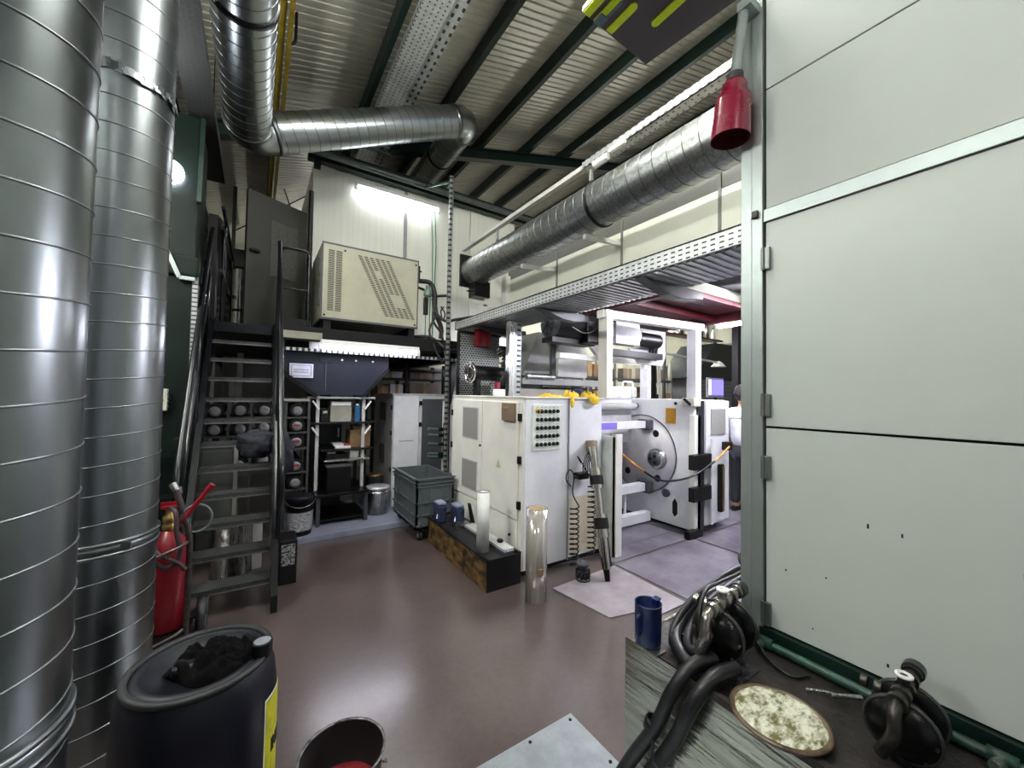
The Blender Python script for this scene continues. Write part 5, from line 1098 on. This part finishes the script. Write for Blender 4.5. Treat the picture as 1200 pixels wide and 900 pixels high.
# wheeled bin
BING = M('bin_grey', '#50575a', .5, 0, var=.08, scale=6); BIND = M('bin_inside', '#3b403f', .6)
t = T('wheeled_bin', 'grey ribbed plastic container on castors beside the cabinet', 'container', (1.73, 4.45, 0))
m = MB(); x0, x1, y0, y1, z0, z1 = 1.475, 1.91, 4.06, 4.86, .13, .67
for a in ((x0, x0+.02, y0, y1, z0, z1), (x1-.02, x1, y0, y1, z0, z1), (x0, x1, y0, y0+.02, z0, z1), (x0, x1, y1-.02, y1, z0, z1), (x0, x1, y0, y1, z0, z0+.02)): m.box(*a)
m.build('tub', BING, t)
for z in (.655, .61, .575, .40, .27, .16):
    e = .018 if z > .6 else .012
    MB().box(x0-e, x0+.001, y0-e, y1+e, z, z+.016).build('rib', BING, t); MB().box(x0-e, x1+e, y0-e, y0+.001, z, z+.016).build('rib', BING, t)
for y in (4.10, 4.22, 4.68, 4.80): MB().box(x0-.012, x0+.001, y, y+.016, .15, .57).build('rib', BING, t)
for x in (1.52, 1.62, 1.76, 1.86): MB().box(x, x+.016, y0-.012, y0+.001, .15, .57).build('rib', BING, t)
for x in (1.54, 1.85):
    for y in (4.12, 4.80):
        c = MB().box(x-.02, x+.02, y-.03, y+.03, .09, .13).build('castor_fork', BLACK, t); MB().cyl((x-.018, y, .05), (x+.018, y, .05), .05, 20).build('wheel', RUBBER, c); MB().cyl((x-.02, y, .05), (x+.02, y, .05), .02, 12).build('hub', MGREY, c)
MB().box(1.50, 1.885, 4.1, 4.82, .52, .53).build('contents', BIND, t); MB().box(1.6, 1.66, 4.11, 4.15, .53, .56).build('paper_scrap', PAPER, t)

# shelving behind the switch cabinet
t = T('pallet_rack', 'black rack with cartons behind the switch cabinet', 'rack', (2.5, 7.2, 0))
for x in (1.75, 2.35, 3.1): MB().box(x, x+.06, 7.2, 7.26, 0, 2.15).build('upright', BLACK, t); MB().box(x, x+.06, 7.8, 7.86, 0, 2.15).build('upright', BLACK, t)
for z in (1.35, 1.85, 2.02): MB().box(1.75, 3.16, 7.2, 7.86, z, z+.03).build('shelf', BLACK, t)
CG = 'cartons on the rack under the mezzanine'
for x0, x1, z0, z1, m_, lab in ((1.85, 2.05, 1.381, 1.72, CARD, 'brown carton at the end of the black rack'), (2.08, 2.32, 1.381, 1.76, GREYW, 'pale carton between two rack uprights'), (2.45, 3.05, 1.381, 1.8, M('taupe_box', '#7a6d64', .7), 'wide taupe carton on the black rack'), (1.85, 2.3, 1.881, 2.0, GREYW, 'flat pale carton on the upper rack shelf'), (2.45, 2.9, 1.881, 2.0, M('taupe_box', '#7a6d64', .7), 'flat taupe carton on the upper rack shelf')):
    o = T('carton', lab, 'box', ((x0+x1)/2, 7.5, z0), CG); MB().box(x0, x1, 7.25, 7.75, z0, z1, .004).build('body', m_, o); MB().box((x0+x1)/2-.03, (x0+x1)/2+.03, 7.246, 7.25, z0, z1).build('tape', CARD2, o)
o = T('wood_crate', 'brown wooden crate stacked beside the black rack', 'crate', (3.45, 7.2, 0)); MB().box(3.2, 3.6, 7.0, 7.5, .0, 1.95).build('body', CARD, o)
for k in range(5): MB().box(3.19, 3.61, 6.985, 7.0, .1+.4*k, .42+.4*k-.03).build('slat', CARD2, o)
t = T('white_bracket_arm', 'white angled machine arm behind the strut post', 'machine part', (2.5, 5.2, 1.5))
MB().prism([(2.45, 1.45), (2.60, 1.45), (2.66, 1.75), (2.82, 1.85), (2.92, 2.05), (2.80, 2.05), (2.62, 1.9), (2.52, 1.82)], 1, 5.3, 5.36).build('arm', GREYW, t); MB().box(2.45, 2.62, 5.28, 5.4, 0, 1.45).build('stand', GREYW, t)

# ================================================================== FAR HALL SEEN BEHIND THE GANTRY
t = T('storage_rack', 'long storage rack full of cartons behind the gantry', 'rack', (8.5, 7.6, 0))
for x in (6.9, 8.1, 9.3, 10.5): MB().box(x, x+.08, 7.2, 7.28, 0, 2.7).build('upright', M('rack_pale', '#a8a79a', .5), t); MB().box(x, x+.08, 7.9, 7.98, 0, 2.7).build('upright', M('rack_pale', '#a8a79a', .5), t)
for z in (.6, 1.35, 2.05): MB().box(6.9, 10.58, 7.2, 7.98, z, z+.06).build('shelf', DGREY, t)
RG = 'cartons on the long storage rack'; random.seed(11)
for li, z in enumerate((.661, 1.411, 2.111)):
    x = 7.02
    while x < 10.3:
        wv = random.uniform(.22, .42); hv = random.uniform(.28, .5); m_ = random.choice([CARD, CARD2, CARD, M('taupe_box', '#7a6d64', .7), DGREY])
        if x+wv > 10.45: break
        blk = any(x < u+.1 and x+wv > u-.02 for u in (8.1, 9.3))
        if not blk:
            o = T('carton', '%s carton on the %s shelf of the long storage rack' % ({'cardboard': 'brown', 'light_cardboard': 'tan', 'taupe_box': 'taupe'}.get(m_.name, 'dark grey'), ('lowest', 'middle', 'top')[li]), 'box', (x+wv/2, 7.5, z), RG); MB().box(x, x+wv, 7.3, 7.8, z, z+hv, .004).build('body', m_, o); MB().box(x+wv/2-.03, x+wv/2+.03, 7.294, 7.3, z, z+hv).build('tape', CARD2, o)
        x += wv+.04
t = T('print_table', 'black topped machine table behind the unwinder', 'table', (6.6, 5.4, 0))
MB().box(5.3, 8.4, 5.2, 5.9, 1.50, 1.58, .01).build('top', BLACK, t); MB().box(5.4, 8.3, 5.3, 5.8, 0, 1.50).build('body', WPAINT2, t)
for k in range(6): MB().cyl((5.7+.42*k, 5.4, 1.58), (5.7+.42*k, 5.4, 1.64+.03*(k % 3)), .05, 12).build('fitting', (WHITE, BLACK, CARD)[k % 3], t)
t = T('pump_unit', 'white boxed unit with a handle loop on the machine', 'machine part', (4.7, 4.6, 1.58))
MB().box(4.42, 4.75, 3.8, 4.1, 1.581, 1.75, .03).build('case', WHITE, t); MB().tube(arc([(4.4, 3.78, 1.6), (4.4, 3.78, 1.82), (4.62, 3.78, 1.82), (4.62, 3.78, 1.6)], .04), .012, 8).build('handle', WHITE, t)
t = T('slatted_unit', 'grey slatted housing under a black sloping hood', 'machine', (11.8, 7, 0))
MB().box(10.9, 14.2, 6.7, 7.6, 0, 2.2).build('body', M('slat_grey', '#6f7274', .5), t)
for k in range(8): MB().box(10.95, 14.15, 6.66, 6.7, 1.2+.125*k, 1.29+.125*k).build('slat', M('slat_light', '#8c8f90', .45), t)
MB().prism([(10.6, 2.2), (14.3, 2.2), (14.3, 3.3), (11.8, 3.3)], 1, 6.5, 7.7).build('hood', M('hood_black', '#23292b', .5), t)
t = T('monitor', 'lit computer monitor with a blue screen on a stand', 'monitor', (9.1, 5.0, 0))
MB().box(8.72, 9.42, 5.0, 5.05, 1.62, 2.08, .01).build('bezel', M('bezel_pale', '#c9c6d2', .4), t); MB().box(8.86, 9.38, 4.992, 5.0, 1.68, 2.04).build('screen', emitter('screen_blue', '#5a55e0', 1.6), t)
MB().box(8.76, 8.85, 4.992, 5.0, 1.68, 2.04).build('screen_margin', emitter('screen_white', '#c9c2ee', 1.0), t); MB().cyl((9.1, 5.03, .9), (9.1, 5.03, 1.62), .03, 10).build('stand', BLACK, t); MB().box(8.6, 9.6, 4.9, 5.4, 0, .9).build('desk', DGREY, t)
t = T('black_column', 'black steel column standing beyond the far side frame', 'column', (6.7, 3.35, 0))
MB().box(6.65, 6.77, 3.30, 3.40, 0, 3.0).build('post', BLACK, t); MB().box(6.80, 6.84, 3.32, 3.36, 0, 3.0).build('conduit', MGREY, t); MB().box(6.6, 6.86, 3.25, 3.45, 0, .02).build('base_plate', BLACK, t)
t = T('swing_arm_lamp', 'white swing arm with small shade in the far bay', 'lamp', (9.9, 6, 0))
MB().bar((8.3, 6, 2.72), (11.0, 6, 2.62), .05, .05).build('arm', WHITE, t); MB().lathe((11.0, 6, 2.5), [(.2, 0), (.1, .12), (.04, .16)], 16).build('shade', WHITE, t); MB().box(8.27, 8.33, 5.97, 6.03, 0, 2.75).build('post', WHITE, t)
t = T('high_shelf', 'high shelf of pipes and bottles on brackets in the far bay', 'shelf', (13, 8, 3))
MB().box(11.2, 14.6, 7.8, 8.2, 3.72, 3.78).build('board', REDD, t)
for k in range(7):
    b_ = T('bottle', '%s bottle on the high red shelf of the far bay' % ('white', 'dark grey', 'steel')[k % 3], 'bottle', (11.9+.4*k, 8, 3.78), 'bottles on the high shelf'); m_ = (WHITE, DGREY, STEEL)[k % 3]
    MB().lathe((11.9+.4*k, 8, 3.781), [(0, 0), (.07, 0), (.07, .3+.1*(k % 3)), (.03, .38+.1*(k % 3)), (.03, .42+.1*(k % 3)), (0, .42+.1*(k % 3))], 12).build('body', m_, b_); MB().cyl((11.9+.4*k, 8, 4.2+.1*(k % 3)), (11.9+.4*k, 8, 4.24+.1*(k % 3)), .034, 10).build('cap', BLACK, b_)
for x in (11.3, 14.4): MB().box(x, x+.08, 7.96, 8.04, 0, 3.72).build('post', DGREY, t)
for k, z in enumerate((4.3, 4.75, 5.2)):
    o = MB().box(7.5, 14.8, 9.0+.5*k, 9.15+.5*k, z, z+.18).build('roof_beam', GREEN); struct(o, 'horizontal green beam across the far bay', 'beam')

# ================================================================== PERSON
SHIRT = M('white_shirt', '#dfe3f2', .8, 0, var=.08, scale=9, bump=.3, bscale=14); SKIN = M('skin', '#b98a6e', .5, 0, var=.05); TROU = M('dark_trousers', '#23252d', .8); HAIR = M('dark_hair', '#18120f', .6)
px, py = 5.80, 2.80
t = T('person', 'person in a white shirt and dark trousers working at the machine', 'person', (px, py, 0))
def skin(name, verts, edges, radii, mat, parent, sub=2):
    me = bpy.data.meshes.new(name); off = wloc(parent); me.from_pydata([Vector(v)-off for v in verts], edges, []); o = bpy.data.objects.new(name, me); COL.objects.link(o); o.parent = parent
    sk = o.modifiers.new('skin', 'SKIN'); o.data.skin_vertices
    for i, r in enumerate(radii): o.data.skin_vertices[0].data[i].radius = (r, r) if not isinstance(r, tuple) else r
    o.data.skin_vertices[0].data[0].use_root = True
    s = o.modifiers.new('sub', 'SUBSURF'); s.levels = sub; s.render_levels = sub; me.materials.append(mat)
    for p in me.polygons: p.use_smooth = True
    sk.use_smooth_shade = True
    return o
V = [(px, py, .92), (px, py, 1.10), (px-.02, py-.01, 1.30), (px-.04, py-.02, 1.42), (px-.06, py-.03, 1.50), (px-.07, py-.04, 1.60), (px-.09, py-.05, 1.70),
     (px-.04, py+.17, 1.38), (px-.12, py+.24, 1.14), (px-.34, py+.20, 1.02), (px-.42, py+.18, 1.0), (px-.04, py-.19, 1.38), (px-.10, py-.27, 1.13), (px-.32, py-.24, 1.02), (px-.40, py-.22, 1.0),
     (px, py+.10, .86), (px-.02, py+.11, .48), (px+.02, py+.11, .08), (px-.12, py+.12, .04), (px, py-.10, .86), (px-.02, py-.11, .48), (px+.02, py-.11, .08), (px-.12, py-.12, .04)]
E_ = [(0, 1), (1, 2), (2, 3), (3, 4), (4, 5), (5, 6), (3, 7), (7, 8), (8, 9), (9, 10), (3, 11), (11, 12), (12, 13), (13, 14), (0, 15), (15, 16), (16, 17), (17, 18), (0, 19), (19, 20), (20, 21), (21, 22)]
Rd = [.13, .13, .15, .11, .05, .085, .08, .065, .048, .035, .03, .065, .048, .035, .03, .095, .065, .042, .035, .095, .065, .042, .035]
body = skin('body', V, E_, Rd, SKIN, t)
skin('shirt', [(px, py, .90), (px, py, 1.10), (px-.02, py-.01, 1.30), (px-.04, py-.02, 1.42), (px-.055, py-.025, 1.475), (px-.04, py+.18, 1.39), (px-.12, py+.25, 1.14), (px-.36, py+.20, 1.02), (px-.04, py-.20, 1.39), (px-.10, py-.28, 1.13), (px-.34, py-.24, 1.02)], [(0, 1), (1, 2), (2, 3), (3, 4), (3, 5), (5, 6), (6, 7), (3, 8), (8, 9), (9, 10)], [.18, .17, .19, .14, .07, .10, .085, .06, .10, .085, .06], SHIRT, t)
skin('trousers', [(px, py, .93), (px, py+.10, .86), (px-.02, py+.11, .48), (px+.02, py+.11, .10), (px, py-.10, .86), (px-.02, py-.11, .48), (px+.02, py-.11, .10)], [(0, 1), (1, 2), (2, 3), (0, 4), (4, 5), (5, 6)], [.15, .12, .085, .07, .12, .085, .07], TROU, t)
cloth('hair', (px-.04, py-.04, 1.685), (.105, .105, .125), HAIR, t, .12, 3, 3, 3)
MB().lathe((px-.165, py-.05, 1.66), [(.012, 0), (.018, -.01), (.008, .03)], 10).build('nose', SKIN, t)
for s in (-1, 1): MB().lathe((px-.155, py-.05+.032*s, 1.695), [(.001, -.01), (.011, 0), (.001, .01)], 10).build('eye', WHITE, t); MB().box(px-.10, px-.04, py-.05+.088*s-.006, py-.05+.088*s+.006, 1.65, 1.71, .005).build('ear', SKIN, t)
MB().box(px-.168, px-.155, py-.075, py-.025, 1.625, 1.632).build('mouth', M('lips', '#8c5a50', .5), t)
for s, y in ((1, py+.18), (-1, py-.22)):
    for k, (dy, ln) in enumerate(((-.03, .06), (-.01, .07), (.01, .066), (.03, .052))): MB().tube([(px-.43, y+dy*.7, 1.0), (px-.47, y+dy, .99), (px-.43-ln, y+dy, .955)], .009, 6).build('finger', SKIN, t)
    MB().tube([(px-.40, y-.03*s, 1.0), (px-.43, y-.055*s, .99), (px-.46, y-.06*s, .97)], .010, 6).build('thumb', SKIN, t)
for s in (-1, 1): MB().box(px-.20, px+.07, py+.115*s-.045, py+.115*s+.045, 0, .075, .03).build('shoe', BLACK, t)
t.rotation_euler.z = PI
